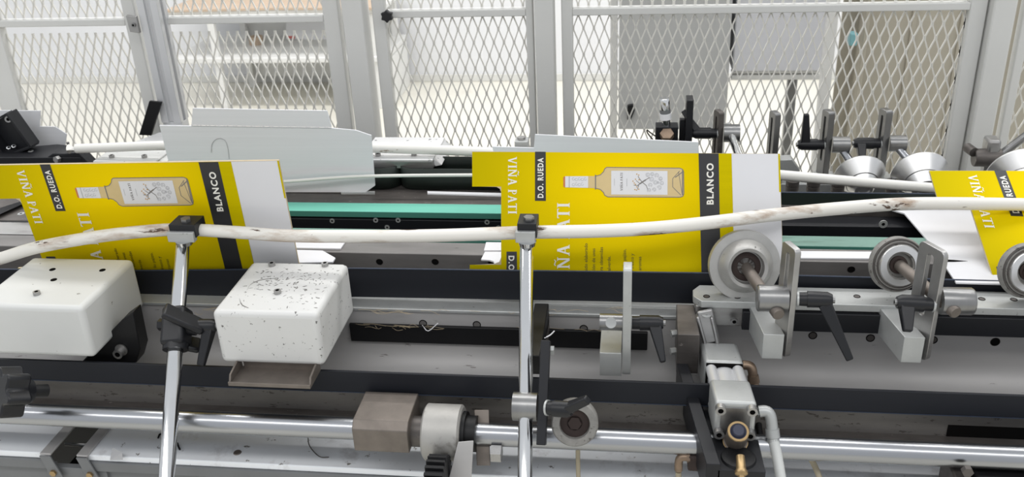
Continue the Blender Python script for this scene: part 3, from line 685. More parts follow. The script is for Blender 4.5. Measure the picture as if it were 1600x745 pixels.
# ------------------------------------------------------------------ guide tubes
def Apath(L): return [A(a, b, y=c) for a, b, c in L]
ft = [(-40, 414, -.07), (0, 404, -.068), (60, 386, -.066), (150, 370, -.064), (225, 361.5, -.062), (290, 358.5, -.06), (380, 363.5, -.06), (460, 368.5, -.058), (600, 369, -.058), (700, 367.5, -.058), (823, 363, -.056), (930, 361, -.05), (1020, 356.5, -.04), (1110, 347.5, -.02), (1200, 336.5, .01), (1300, 326.5, .045), (1400, 319, .08), (1500, 318, .11), (1660, 321, .14), (1900, 330, .15), (2250, 345, .15)]
solo('guide_tube', G().tube(cr(Apath(ft), 6), .0108, 20), 'tube_white', 'long stained white guide tube curving in front of the yellow cartons', 'tube')
rt = [(108, 232.5, .40), (180, 230, .395), (270, 227, .39), (430, 226.5, .39), (580, 231, .392), (770, 238, .392), (1000, 254, .39), (1220, 273.5, .38), (1340, 284, .38), (1455, 293.5, .38), (1660, 308, .38), (2250, 345, .38)]
solo('guide_tube', G().tube(cr(Apath(rt), 6), .0103, 18), 'tube_clean', 'clean white guide tube running behind the cartons along the fence side', 'tube')
tr_ = [(300, 292, .312), (445, 283.5, .312), (520, 278, .314), (585, 275, .318), (740, 273.5, .325), (800, 275, .33)]
solo('wire_guide', G().tube(cr(Apath(tr_), 5), .0034, 10), 'tube_clean', 'thin bright wire guide bowed across the grey rear panel', 'wire')
# loose strips on the bed plate
solo('plate_strip', G().prism([A(a, b, z=.9985) for a, b in ((668, 300.5), (800, 304), (800, 308), (668, 304))], (0, 0, .003)), 'card_white', 'flat white strip on the bed plate beside the central carton', 'strip')
solo('plate_strip', G().prism([A(a, b, z=.9985) for a, b in ((533, 301), (586, 300.5), (586, 304), (533, 304))], (0, 0, .003)), 'steel_pale', 'short pale metal strip at the foot of the grey raised panel', 'strip')

# ------------------------------------------------------------------ round steel shaft with its clamps
SY = -.25; szc = A(800, 680, y=SY).z; SR = .0178
solo('steel_shaft', G().lathe((X0, SY, szc), (1, 0, 0), [(0, 0), (0, SR), (X1-X0, SR), (X1-X0, 0)], 32), 'shaft', 'polished round steel shaft running along the whole front of the machine', 'shaft')
t = thing('shaft_block', 'square brownish steel clamp block with chamfered top edge on the shaft', 'clamp', (A(597, 700, y=-.285).x, -.24, .82))
xa, xb = A(552, 690, y=-.285).x, A(638, 690, y=-.285).x
zb, zc, zt = A(597, 706, y=-.285).z, A(597, 673, y=-.285).z, A(597, 656, y=-.273).z
bk = part('block', G().prism([(xa, -.285, zb), (xa, -.285, zc), (xa, -.273, zt), (xa, -.2, zt), (xa, -.2, zb)], (xb-xa, 0, 0)), 'brown_steel', t, .0015)
screw(bk, A(573, 626, y=-.205), (0, 0, 1), .0075); screw(bk, A(627, 628, y=-.205), (0, 0, 1), .0075)
t = thing('shaft_hub', 'worn silver drum with black collar on the shaft right of the brownish block', 'hub', (A(690, 700, y=SY).x, SY, .82))
xa, xb = A(656, 680, y=-.285).x, A(716, 680, y=-.285).x
part('drum', G().lathe((xa, SY, szc), (1, 0, 0), [(0, .018), (0, .040), (.003, .044), (xb-xa-.003, .044), (xb-xa, .040), (xb-xa, .018)], 40), 'cast', t)
part('collar', G().lathe((xb, SY, szc), (1, 0, 0), [(0, .018), (0, .034), (.006, .034), (.006, .028), (.022, .028), (.022, .018)], 32), 'black', t)
part('sleeve', G().lathe((xa-.02, SY, szc), (1, 0, 0), [(0, .018), (0, .024), (.02, .024)], 28), 'dark_steel', t)
c = A(684, 752, y=-.33); g = G(); n = 22
gp = []
for i in range(n):
    for a, r in ((0, .034), (.25, .034), (.42, .040), (.83, .040)): th_ = 2*math.pi*(i+a)/n; gp.append((c.x-.014, c.y+r*math.cos(th_), c.z+r*math.sin(th_)))
solo('toothed_gear', G().prism(gp, (.028, 0, 0)), 'black', 'black toothed gear below the silver drum', 'gear')
g = G().hexa([A(694, 775, y=-.325), A(735, 775, y=-.325), A(735, 775, y=-.315), A(694, 775, y=-.315)], [A(716, 690, y=-.30), A(740, 688, y=-.30), A(740, 688, y=-.29), A(716, 690, y=-.29)])
solo('link_arm', g, 'steel_sheet', 'slanted flat grey link arm hanging beside the gear', 'link', .001)
t = thing('clamp_plate', 'narrow steel clamp plate with a large hex bolt right of the gear', 'clamp', (A(755, 725, y=-.275).x, -.27, .8))
part('plate', G().hexa([A(745, 727, y=-.28), A(766, 727, y=-.28), A(766, 727, y=-.24), A(745, 727, y=-.24)], [A(741, 640, y=-.225), A(764, 640, y=-.225), A(764, 640, y=-.2), A(741, 640, y=-.2)]), 'brown_steel', t, .001)
c = A(768, 707, y=-.27); screw(t, c, (1, 0, 0), .0145, 'steel', 'hex', 1.1, 'hex_bolt')

# ------------------------------------------------------------------ clamping levers, cross clamps, rods
def lever(parent, a, b, tip, r=.011, w0=.018, w1=.009, m='plastic'):
    """black clamping lever: ribbed hub from a (clamped side) to b (free end), tapering arm to tip"""
    a, b, tip = V(a), V(b), V(tip); d = (b-a); L = d.length
    h = part('lever_hub', G().lathe(a, d, [(0, 0), (0, r*.82), (L*.25, r*.86), (L*.25, r), (L*.85, r*.97), (L, r*.7), (L, 0)], 20), m, parent)
    s = b-d*.28; n = d.normalized()
    part('lever_arm', G().bar(s+(tip-s)*.06, tip, n, w0, r*1.5, w1, r*.8), m, parent, .002)
    screw(h, b, n, r*.4, 'steel_mill', 'socket'); part('washer', G().lathe(a-n*.003, n, [(0, 0), (0, r*.95), (.003, r*.95), (.003, 0)], 20), 'steel_pale', parent)
def slot_upright(parent, x, t, yf, w, z0, z1, m, slot=(.35, .93), yaw=20):
    """upright flat bar with a long slot; broad side faces along x"""
    o = rrect(0, w, z0, z1, w*.18); h = z1-z0; cy_, sy_ = math.cos(math.radians(yaw)), math.sin(math.radians(yaw))
    i = rrect(w*.37, w*.63, z0+h*slot[0], z0+h*slot[1], w*.12)
    return part('slotted_upright', G().ring((x, yf, 0), V((-sy_, cy_, 0)), UZ, o, i, V((cy_, sy_, 0))*t), m, parent, .001)

# rods that carry the front tube
def support_rod(name, label, top, ytop, bot, ybot, r):
    a, b = A(*top, y=ytop), A(*bot, y=ybot)
    t = thing(name, label, 'rod', (b.x, b.y, b.z), 'leaning chrome rods under the guide tube')
    part('rod', G().lathe(a, b-a, [(0, 0), (0, r*.85), (.004, r), ((b-a).length, r), ((b-a).length, 0)], 28), 'chrome', t)
    return t, a, b
r1, a1, b1 = support_rod('support_rod', 'leaning chrome rod left of the second white box cover', (286, 375), -.068, (257, 790), -.385, .0122)
r2, a2, b2 = support_rod('support_rod', 'leaning chrome rod in the middle below the central carton', (823, 372), -.066, (820, 790), -.385, .0108)
def tube_clamp(rod, px0, px1, py0, py1, y, label):
    p, q = A(px0, py1, y=y), A(px1, py0, y=y); cx_, z0, z1 = (p.x+q.x)/2, p.z, q.z
    part('clamp_block', G().box(p.x, q.x, y, y+.040, z0+.006, z1), 'anodised', rod, .001)
    part('clamp_face', G().box(p.x-.003, q.x-.002, y-.006, y+.006, z0, z0+(z1-z0)*.62), 'steel_pale', rod, .001, label)
    part('collar', G().lathe(V((cx_, y+.0, z0-.006)), (0, 0, 1), [(0, 0), (0, .013), (.007, .0145), (.007, 0)], 24), 'chrome', rod)
    screw(rod, V((cx_+.002, y+.015, z1)), (0, 0, 1), .0085, 'steel_mill', 'hex', .7)
tube_clamp(r1, 268, 303, 352, 376, -.082, 'bright clamp face')
tube_clamp(r2, 809, 838, 350, 377, -.08, 'bright clamp face')
# plastic cross clamp half way down the left rod
k = (A(263, 515, y=-.19).z-b1.z)/(a1.z-b1.z); c = b1+(a1-b1)*k; d = (a1-b1).normalized()
part('cross_clamp', G().bar(c-d*.034, c+d*.030, UX, .038, .042), 'plastic', r1, .006)
part('clamp_ring', G().lathe(c-d*.040, d, [(0, .0125), (0, .020), (.010, .020), (.010, .0125)], 24), 'plastic', r1)
e = c+V((.030, .006, -.003)); part('clamp_arm', G().cyl(c, e, .015, n=20), 'plastic', r1)
lever(r1, e+V((-.004, 0, 0)), e+V((.034, 0, .002)), A(314, 571, y=c.y-.03), .012, .018, .012)
for p0, p1 in (((256, 484), (318, 512)), ((262, 530), (312, 540))): part('jaw', G().bar(A(*p0, y=c.y-.014), A(*p1, y=c.y+.004), UY, .03, .011), 'plastic', r1, .003)
part('cross_pin', G().cyl(c+V((-.022, 0, .002)), c+V((-.030, 0, .002)), .010, n=6), 'plastic', r1)
# middle rod: chrome cross clamp, black arm plate, lever, grey wheel
k = (A(820, 637, y=-.28).z-b2.z)/(a2.z-b2.z); c = b2+(a2-b2)*k
part('cross_clamp', G().lathe(c+V((-.018, -.002, 0)), (1, 0, 0), [(0, 0), (0, .021), (.036, .021), (.036, 0)], 32), 'steel_mill', r2)
am = thing('arm_plate', 'black flat arm plate bolted beside the middle chrome rod', 'bracket', (A(845, 690, y=-.27).x, -.2, .85))
pa = [A(838, 692, y=-.268), A(853, 692, y=-.268), A(854, 665, y=-.262), A(866, 533, y=-.11), A(853, 528, y=-.11), A(846, 545, y=-.12), A(839, 665, y=-.262)]
x_ = A(846, 690, y=-.268).x
part('arm', G().bar(A(853, 532, y=-.225), A(846, 695, y=-.315), UX, .0135, .02), 'anodised', am, .0012)
part('mount_block', G().box(x_-.03, x_-.0065, -.20, -.038, A(840, 585, y=-.20).z, A(840, 556, y=-.20).z), 'black', am, .0015)
part('mount_block', G().box(x_-.022, x_-.0065, -.085, -.038, A(840, 545, y=-.085).z, A(840, 516, y=-.085).z), 'dark_steel', am, .0015)
screw(am, A(858, 547, y=-.215), (1, 0, 0), .0075, 'steel_pale', 'hex', 1.0, 'hex_bolt')
lever(am, A(857, 637, y=-.315), A(893, 640, y=-.325), A(919, 624, y=-.335), .012, .013, .012)
wc_ = A(898, 659, y=-.282); wh = thing('idler_roller', 'small worn grey wheel with a dark rusty hub in front of the shaft', 'wheel', (wc_.x, wc_.y, wc_.z-.035))
wd = V((.06, -.92, .32)).normalized()
part('tyre', G().lathe(wc_, wd, [(-.012, .022), (-.012, .0325), (-.009, .0345), (.009, .0345), (.012, .0325), (.012, .0225), (.006, .0215), (-.012, .022)], 40), 'rubber_grey', wh)
part('hub', G().lathe(wc_, wd, [(-.008, 0), (-.008, .022), (.005, .022), (.005, .011), (.003, .011), (.003, 0)], 28), 'rust', wh)
screw(wh, wc_+wd*.003, wd, .010, 'rust', 'hex', .5, 'axle_nut')

# ------------------------------------------------------------------ white box covers in front
def box_cover(label, pxl, pxr, m, screws, holes):
    yb = -.036; zt = A(470, 409, y=yb).z; yf_ = A(412, 489, z=zt).y
    xa, xb = A(pxl, 489, y=yf_).x, A(pxr, 489, y=yf_).x; zb = A(430, 570, y=yf_).z
    t = thing('box_cover', label, 'cover', ((xa+xb)/2, (yb+yf_)/2, zb), 'white box covers over the pulleys')
    s_ = part('shell', G().box(xa, xb, yf_, yb, zb, zt), m, t); bevel(s_, .009, 4)
    for p in screws: screw(s_, A(*p, z=zt), (0, 0, 1), .0058, 'steel', 'socket', 1.0)
    for p in holes: screw(s_, A(*p, z=zt), (0, 0, 1), .0052, 'dark_hole', 'hole')
    return t, xa, xb, yf_, zb
box_cover('white box cover with dark screw holes at the left edge', -42, 129, 'white_paint_clean', [(58, 460)], [(82, 421), (160, 422), (84, 437)])
t, xa, xb, yf2, zb2 = box_cover('heavily scratched white box cover with three socket screws', 330, 495, 'white_paint', [(425, 415), (508, 415), (434, 458)], [])
zc_ = A(470, 409, y=-.036).z; sh2 = [o for o in t.children if o.name.startswith('shell')][0]; rc = random.Random(11); g = G()
for i in range(150):
    px, py = (rc.gauss(452, 34), rc.gauss(441, 13)) if i < 110 else (rc.uniform(360, 535), rc.uniform(418, 482))
    if not (418 < py < 482 and 405-(py-409)*.8+8 < px < 540-(py-409)*.62): continue
    c_ = A(px, py, z=zc_); a_ = rc.uniform(0, 3.1); L_ = rc.uniform(.0012, .0045); w_ = rc.uniform(.0004, .0011); u2 = V((math.cos(a_), math.sin(a_), 0)); v2 = V((-u2.y, u2.x, 0))
    g.prism([c_-u2*L_, c_-v2*w_, c_+u2*L_, c_+v2*w_], (0, 0, .00025))
for pts in ([(386, 453), (391, 445), (402, 439), (416, 436), (434, 435)], [(374, 466), (378, 476), (388, 481)]):
    P_ = cr([A(*p, z=zc_+.0001) for p in pts], 4)
    for i_, (p, q) in enumerate(zip(P_, P_[1:])): k_ = .0010*math.sin(math.pi*(i_+.7)/len(P_)); g.prism([p+V((0, k_, 0)), q+V((0, k_, 0)), q-V((0, k_, 0)), p-V((0, k_, 0))], (0, 0, .0003))
part('paint_chips', g, 'grime_steel', sh2, kind='stuff', smooth=0)
tr = thing('tray_bracket', 'shallow bent metal tray under the scratched white box cover', 'bracket', (A(425, 600, y=-.235).x, -.23, .88))
zt = A(420, 601, y=-.245).z; xa, xb = A(358, 601, y=-.245).x, A(486, 605, y=-.245).x
part('tray_floor', G().box(xa, xb, -.245, -.195, zt-.003, zt), 'brown_steel', tr, .0006)
part('front_lip', G().box(xa, xb, -.248, -.2455, zt-.003, zt+.004), 'brown_steel', tr, .0006)
for x in (xa, xb-.003): part('side_wall', G().hexa([(x, -.245, zt), (x+.003, -.245, zt), (x+.003, -.195, zt), (x, -.195, zt)], [(x, -.238, zt+.012), (x+.003, -.238, zt+.012), (x+.003, -.195, zt+.02), (x, -.195, zt+.02)]), 'brown_steel', tr)
part('back_wall', G().box(xa+.008, xb-.008, -.2, -.197, zt, zt+.02), 'brown_steel', tr)
t = thing('cover_bracket', 'black angled mounting bracket with a bolt beneath the left box cover', 'bracket', (A(180, 568, y=-.14).x, -.13, .9))
part('plate', G().prism([A(*p, y=-.15) for p in ((207, 488), (219, 545), (213, 567), (150, 570), (125, 568), (190, 500))], (0, .03, 0)), 'black', t, .002)
screw(t, A(188, 549, y=-.151), (0, -1, 0), .0085, 'steel', 'socket', 1.2); 
part('washer', G().lathe(A(190, 546, y=-.151), (0, -1, 0), [(0, 0), (0, .011), (.002, .011), (.002, 0)], 20), 'steel', t)
# star knob low at the left
c = A(18, 612, y=-.30); t = thing('hand_knob', 'black lobed hand knob at the lower left edge', 'knob', (c.x, c.y, c.z-.04))
nd = V((-.50, -.70, .42)).normalized(); _, u_k, w_k = basis(nd)
st = [c+u_k*math.cos(2*math.pi*i/40)*(.034+.007*math.cos(6*2*math.pi*i/40))+w_k*math.sin(2*math.pi*i/40)*(.034+.007*math.cos(6*2*math.pi*i/40)) for i in range(40)]
part('grip', G().prism([p-nd*.016 for p in st], nd*.036), 'plastic', t, .005)
part('boss', G().cyl(c-nd*.030, c-nd*.012, .018, .024), 'plastic', t)
part('spindle', G().cyl(c-nd*.055, c-nd*.030, .010), 'black', t)

# ------------------------------------------------------------------ roller holders at the front right
def holder(label, bx0, bx1, by0, by1, ux0, ux1, utop, yf_=-.15, yb=-.05, w=.038, byaw=8, yaw=22, mblock='steel_pale', upm='steel', slot=(.38, .93)):
    p, q = A(bx0, by1, y=yf_), A(bx1, by0, y=yf_)
    t = thing('roller_holder', label, 'holder', ((p.x+q.x)/2, (yf_+yb)/2, p.z), 'slotted roller holders at the front')
    k_ = (yb-yf_)*math.tan(math.radians(byaw))
    part('block', G().hexa([(p.x, yf_, p.z), (q.x, yf_, p.z), (q.x-k_, yb, p.z), (p.x-k_, yb, p.z)], [(p.x, yf_, q.z), (q.x, yf_, q.z), (q.x-k_, yb, q.z), (p.x-k_, yb, q.z)]), mblock, t, .0008)
    xa = A(ux0, by1-3, y=yf_).x; zt = A(ux1, utop, y=yf_).z
    slot_upright(t, xa, A(ux1, by1-3, y=yf_).x-xa, yf_+.001, w, p.z+.001, zt, upm, slot, yaw)
    return t, p, q, xa, zt
h1, p, q, xa, zt = holder('slotted roller holder with a long lever behind the pneumatic cylinder', 1190, 1226, 523, 560, 1227, 1237, 392)
# cross clamp with the roller rod, left of the upright
cc = A(1208, 466, y=-.135)
part('cross_clamp', G().lathe(cc+V((-.024, 0, 0)), (1, 0, 0), [(0, 0), (0, .0185), (.002, .0205), (.045, .0205), (.045, 0)], 32), 'steel_mill', h1)
ra, rb = A(1172, 421, y=-.03), A(1217, 492, y=-.16)
rd = (rb-ra).normalized()
lever(h1, V((xa+.014, cc.y, cc.z)), V((xa+.062, cc.y-.004, cc.z+.002)), A(1328, 562, y=-.17), .0125, .020, .011)
def roller(label, pos, axis, R, hub, tall=True, dark=True):
    t = thing('press_roller', label, 'roller', (pos.x, pos.y, pos.z-R), 'press rollers at the front right')
    a = axis
    if tall:
        part('disc', G().lathe(pos, a, [(-.016, 0), (-.016, R*.96), (-.012, R), (-.003, R), (0, R*.985), (.0015, R*.70), (.0005, R*.69), (.001, R*.64), (.004, hub*1.32), (.012, hub*1.2), (.022, hub*1.02), (.024, hub*.95), (.022, hub*.8), (.008, hub*.76), (.008, 0)], 56), 'roller_face', t)
    else:
        part('disc', G().lathe(pos, a, [(-.016, 0), (-.016, R*.96), (-.012, R), (-.006, R), (-.004, R*.97), (-.001, R*.95), (-.002, R*.88), (.003, R*.86), (.002, R*.78), (.005, R*.76), (.006, hub*1.15), (.004, hub), (-.004, hub*.97), (-.004, 0)], 56), 'rubber_grey', t)
        for rr_ in (.93, .82): part('groove', G().lathe(pos, a, [(-.0035, R*rr_), (.0012 if rr_ > .9 else .0045, R*(rr_-.005)), (.0012 if rr_ > .9 else .0045, R*(rr_-.03)), (-.0035, R*(rr_-.035))], 48), 'dark_steel', t)
        part('face_ring', G().lathe(pos, a, [(.0055, R*.74), (.0075, R*.72), (.0075, hub*1.12), (.005, hub*1.1)], 48), 'turned', t)
    part('bearing', G().lathe(pos, a, [(.007 if tall else -.0035, 0), (.0075 if tall else -.003, hub*.72), (.0095 if tall else -.001, hub*.7), (.0095 if tall else -.001, hub*.45), (.008 if tall else -.003, hub*.42), (.008, 0)], 32), 'rust', t)
    return t
pos = A(1164, 415, y=-.035); axr = V((.30, -.86, .10)).normalized()
rt1 = roller('large pale flanged press roller beside the central carton', pos, V((.10, -.93, .30)).normalized(), .0575, .033)
part('axle_rod', G().lathe(pos, rb-pos, [(0, 0), (0, .0095), ((rb-pos).length-.002, .0095), ((rb-pos).length, .0085), ((rb-pos).length, 0)], 24), 'brown_steel', rt1)
h2, p, q, xa, zt = holder('slotted roller holder with a short lever right of the pneumatic cylinder', 1407, 1446, 527.5, 566, 1447, 1456, 396, w=.05, byaw=11, yaw=27)
cc = A(1482, 470, y=-.135)
part('cross_clamp', G().lathe(V((xa+.010, cc.y, cc.z)), (1, 0, 0), [(0, 0), (0, .0205), (.043, .0205), (.046, .0185), (.046, 0)], 32), 'steel_mill', h2)
lever(h2, V((xa-.002, cc.y-.004, cc.z-.004)), V((xa-.052, cc.y-.004, cc.z-.002)), A(1418, 518, y=-.17), .0125, .022, .013)
pos = A(1405, 414, y=-.035); rb = A(1494, 489, y=-.16)
rt2 = roller('worn grey ribbed press roller in the gap before the right carton', pos, V((.14, -.93, .30)).normalized(), .0445, .020, False)
part('axle_rod', G().lathe(pos, rb-pos, [(0, 0), (0, .0092), ((rb-pos).length-.002, .0092), ((rb-pos).length, .0082), ((rb-pos).length, 0)], 24), 'brown_steel', rt2)
pos = A(1608, 424, y=-.035)
rt3 = roller('grey ribbed press roller cut off by the right edge', pos, V((.14, -.93, .30)).normalized(), .0435, .020, False)
rb = A(1690, 500, y=-.16); part('axle_rod', G().lathe(pos, rb-pos, [(0, 0), (0, .0092), ((rb-pos).length, .0092), ((rb-pos).length, 0)], 24), 'brown_steel', rt3)
# empty holder in the middle
h3, p, q, xa, zt = holder('empty pale roller holder with a lever right of the middle chrome rod', 937, 971, 552, 586.5, 972, 985, 422, -.15, -.05, .03, 0, 0, 'steel_pale', 'steel_pale', (.45, .9))
cc = A(955, 503, y=-.12)
part('cross_clamp', G().lathe(V((cc.x-.018, cc.y, cc.z)), (1, 0, 0), [(0, 0), (0, .0135), (.036, .0135), (.036, 0)], 28), 'steel_mill', h3)
part('clamp_bore', G().lathe(V((cc.x, cc.y-.004, cc.z+.002)), V((0, -.9, .43)), [(0, 0), (.0, .0085), (.0115, .0085), (.0115, .0075), (.009, 0)], 24), 'steel_pale', h3)
lever(h3, V((xa+.014, cc.y, cc.z)), V((xa+.063, cc.y, cc.z+.001)), A(1036, 566, y=-.16), .0125, .020, .009)

# ------------------------------------------------------------------ pneumatic cylinder
zt = A(1122, 534, y=-.085).z; yE = -.262
x0, x1 = A(1093, 534, y=-.085).x, A(1152, 534, y=-.085).x; e0, e1 = A(1118, 632, y=yE).x, A(1183, 634, y=yE).x; ze = A(1150, 629, y=yE).z
HH = .062
pc = thing('pneumatic_cylinder', 'silver pneumatic cylinder with clevis and brass fitting pointing at the viewer', 'cylinder', (e0, yE, ze-HH))
def fr_(k): # frame along the cylinder axis
    return (x0+(e0-x0)*k, x1+(e1-x1)*k, -.085+(yE+.085)*k, zt+(ze-zt)*k)
def seg_(k0, k1, ins=0, h=HH, top=0):
    a, b = fr_(k0), fr_(k1)
    q = lambda f: [V((f[0]+ins, f[2], f[3]-h+ins)), V((f[1]-ins, f[2], f[3]-h+ins)), V((f[1]-ins, f[2], f[3]-ins-top)), V((f[0]+ins, f[2], f[3]-ins-top))]
    return G().hexa(q(a), q(b))
bevel(part('rod_cap', seg_(0, .36), 'steel_pale', pc), .006, 3)
bevel(part('end_cap', seg_(.64, 1), 'steel_pale', pc), .005, 3)
part('seal_gap', seg_(.36, .38, .002), 'dark_hole', pc)
f0, f1 = fr_(.34), fr_(.7); cxm = lambda f: V(((f[0]+f[1])/2, f[2], f[3]-HH/2))
part('barrel', G().cyl(cxm(f0), cxm(f1), .0245, n=32), 'aluminium', pc)
for sx in (.16, .84):
    for dz_ in (.011, HH-.011):
        a, b = [V((f[0]+(f[1]-f[0])*sx, f[2], f[3]-dz_)) for f in (f0, f1)]
        part('tie_rod', G().cyl(a, b, .0085, n=16), 'aluminium', pc)
f = fr_(1); nE = V((0, -1, 0))
for sx in (.12, .88):
    for dz_ in (.009, HH-.010): screw(pc, V((f[0]+(f[1]-f[0])*sx, f[2], f[3]-dz_)), nE, .0075, 'steel', 'socket', 1.3)
part('end_face', G().box(f[0]+.008, f[1]-.008, f[2]-.0015, f[2], f[3]-HH+.006, f[3]-.008), 'steel_mill', pc, .0005)
c = V(((f[0]+f[1])/2+.002, f[2], f[3]-.035)); fd = V((0, -.55, .84)).normalized(); fo = c+V((0, -.016, -.012))
fit = part('port_fitting', G().lathe(fo-fd*.022, fd, [(0, 0), (0, .0175), (.004, .0175), (.004, .0155), (.040, .0155), (.040, .0155), (.042, .0145)], 32), 'brown_steel', pc)
part('brass_ring', G().lathe(fo-fd*.022, fd, [(.0415, .0155), (.0430, .0148), (.0430, .0118), (.0415, .0118)], 32), 'brass', fit)
part('blue_plug', G().lathe(fo-fd*.022, fd, [(.0425, .0118), (.0415, .0095), (.046, .0085), (.047, .0075), (.047, 0)], 24), 'blue', fit, label='small blue plug')
part('brass_ring', G().lathe(fo-fd*.022, fd, [(-.002, .0155), (-.002, .0185), (.002, .0185), (.002, .0155)], 32), 'brass', fit)
# clevis at the rod end
cv = A(1103, 503, y=-.075); ct = V(((x0+x1)/2-.006, -.086, zt-.022))
d, u, w = basis(ct-cv)
part('clevis_nut', G().cyl(ct-d*.018, ct, .0125, n=6), 'steel', pc, .001)
for sx in (-1, 1): part('clevis_fork', G().bar(cv-d*.012+V((sx*.011, 0, 0)), ct-d*.016+V((sx*.010, 0, 0)), UX, .006, .022), 'steel', pc, .0025)
part('clevis_head', G().bar(cv-d*.012+UZ*.010, ct-d*.014+UZ*.006, UX, .026, .008), 'steel', pc, .003)
screw(pc, cv+V((0, 0, .014)), (0, -.2, 1), .0085, 'steel_pale', 'flat', 1.0)
# black carrier beam under the cylinder
be = thing('carrier_beam', 'black sloping carrier beam that holds the pneumatic cylinder', 'beam', (e0, -.3, .75))
xa0, xa1 = A(1058, 492, y=-.075).x, A(1118, 745, y=-.32).x
q0 = [A(1056, 560, y=-.075), A(1086, 560, y=-.075), A(1086, 492, y=-.075), A(1058, 492, y=-.075)]
part('rear_block', G().hexa([V((q0[3].x, -.115, q0[3].z-.085)), V((q0[2].x+.006, -.115, q0[3].z-.085)), V((q0[2].x+.006, -.115, q0[3].z-.012)), V((q0[3].x, -.115, q0[3].z-.012))],
                            [V((q0[3].x, -.04, q0[3].z-.075)), V((q0[2].x, -.04, q0[3].z-.075)), V((q0[2].x, -.04, q0[3].z)), V((q0[3].x, -.04, q0[3].z))]), 'dark_steel', be, .001)
zq = ze-HH
L0, L1 = V((q0[3].x+.008, -.115, zt-.04)), V((e0-.002, -.325, zq-.012))
part('side_bar', G().hexa([L0+V((-.008, 0, -.03)), L0+V((.010, 0, -.03)), L0+V((.010, 0, .016)), L0+V((-.008, 0, .016))], [L1+V((-.012, 0, -.05)), L1+V((.008, 0, -.05)), L1+V((.008, 0, .012)), L1+V((-.012, 0, .012))]), 'anodised', be, .001)
part('foot', G().hexa([V((e0+.002, -.325, zq-.032)), V((e1+.010, -.325, zq-.032)), V((e1+.002, -.15, zq-.02)), V((e0-.015, -.15, zq-.02))], [V((e0+.002, -.325, zq-.010)), V((e1+.010, -.325, zq-.010)), V((e1+.002, -.15, zq-.002)), V((e0-.015, -.15, zq-.002))]), 'anodised', be, .001)
part('foot_front', G().box(e0+.004, e1+.008, -.322, -.30, zq-.07, zq-.032), 'black', be, .001)
part('foot_boss', G().lathe(V(((e0+e1)/2+.004, -.298, zq-.01)), (0, 0, 1), [(0, 0), (0, .026), (.004, .024), (.006, .018), (.006, 0)], 32), 'black', be)
for dzz in (-.036, -.07): screw(be, V((q0[3].x, -.085, q0[3].z+dzz+.008)), (-1, -.3, 0), .006, 'steel_pale', 'hex', 1.6, 'hex_bolt')
nf = part('brass_nipple', G().lathe(A(1158, 733, y=-.335), V((0, -.6, -.3)), [(-.02, .006), (0, .007), (.003, .009), (.007, .009), (.010, .005), (.014, .005), (.014, 0)], 24), 'brass', be)
# elbow fittings and hoses
def elbow(name, label, pts, r, hose, hr, m='steel', mh='hose'):
    b = hose[-1]; t = thing(name, label, 'fitting', (pts[0].x, pts[0].y, pts[-1].z))
    part('elbow', G().tube(cr(pts, 4), r, 16), m, t)
    d = (pts[-1]-pts[-2]).normalized(); part('collet', G().lathe(pts[-1]-d*.004, d, [(0, 0), (0, r*1.18), (.012, r*1.22), (.013, r*.9), (.016, r*1.05), (.019, r*1.05), (.019, 0)], 20), m, t)
    part('hose', G().tube(cr(hose, 6), hr, 14), mh, t)
    return t
yy = yE+.02
elbow('elbow_fitting', 'pale elbow fitting with grey hose at the cylinder end', [A(1183, 643, y=yy), A(1196, 642, y=yy), A(1203, 648, y=yy-.002), A(1206, 662, y=yy-.006), A(1207, 674, y=yy-.01)], .0085,
      [A(1207, 682, y=yy-.012), A(1214, 712, y=yy-.03), A(1222, 760, y=yy-.06)], .0078, 'steel_pale')
elbow('elbow_fitting', 'brown elbow fitting on the right side of the cylinder', [A(1157, 570, y=-.13), A(1170, 571, y=-.13), A(1175, 577, y=-.132), A(1177, 590, y=-.136)], .0075, [A(1177, 597, y=-.137), A(1183, 640, y=-.15), A(1188, 690, y=-.20)], .005, 'bronze', 'black')
vb_ = thing('valve_body', 'small dark valve with a brown elbow under the shaft beside the beam', 'valve', (A(1090, 720, y=-.27).x, -.27, .8))
c = A(1092, 718, y=-.255)
part('body', G().box(c.x-.017, c.x+.022, c.y-.014, c.y+.02, c.z-.012, c.z+.016), 'rust', vb_, .003)
part('bore', G().lathe(V((c.x+.006, c.y-.014, c.z)), (0, -1, 0), [(0, .011), (.003, .010), (.003, .004), (.001, 0)], 20), 'rust', vb_)
part('elbow', G().tube(cr([A(1078, 714, y=-.262), A(1066, 714, y=-.262), A(1061, 719, y=-.262), A(1060, 734, y=-.262)], 4), .0062, 14), 'bronze', vb_)
part('collet', G().cyl(A(1078, 714, y=-.262), A(1073, 714, y=-.262), .0085, n=6), 'bronze', vb_)
part('hose', G().tube(cr([A(1060, 734, y=-.262), A(1060, 745, y=-.264), A(1058, 765, y=-.268)], 3), .0045, 10), 'hose_tan', vb_)
solo('air_hose', G().tube(cr([A(1259, 706, y=-.22), A(1270, 722, y=-.225), A(1280, 745, y=-.24), A(1284, 765, y=-.25)], 5), .0045, 10), 'hose_tan', 'thin brown air hose hanging below the shaft at the right', 'hose')
solo('air_hose', G().tube(cr([A(903, 690, y=-.23), A(903, 715, y=-.232), A(904, 765, y=-.25)], 4), .0036, 10), 'hose_tan', 'thin pale air hose dropping behind the small grey wheel', 'hose')
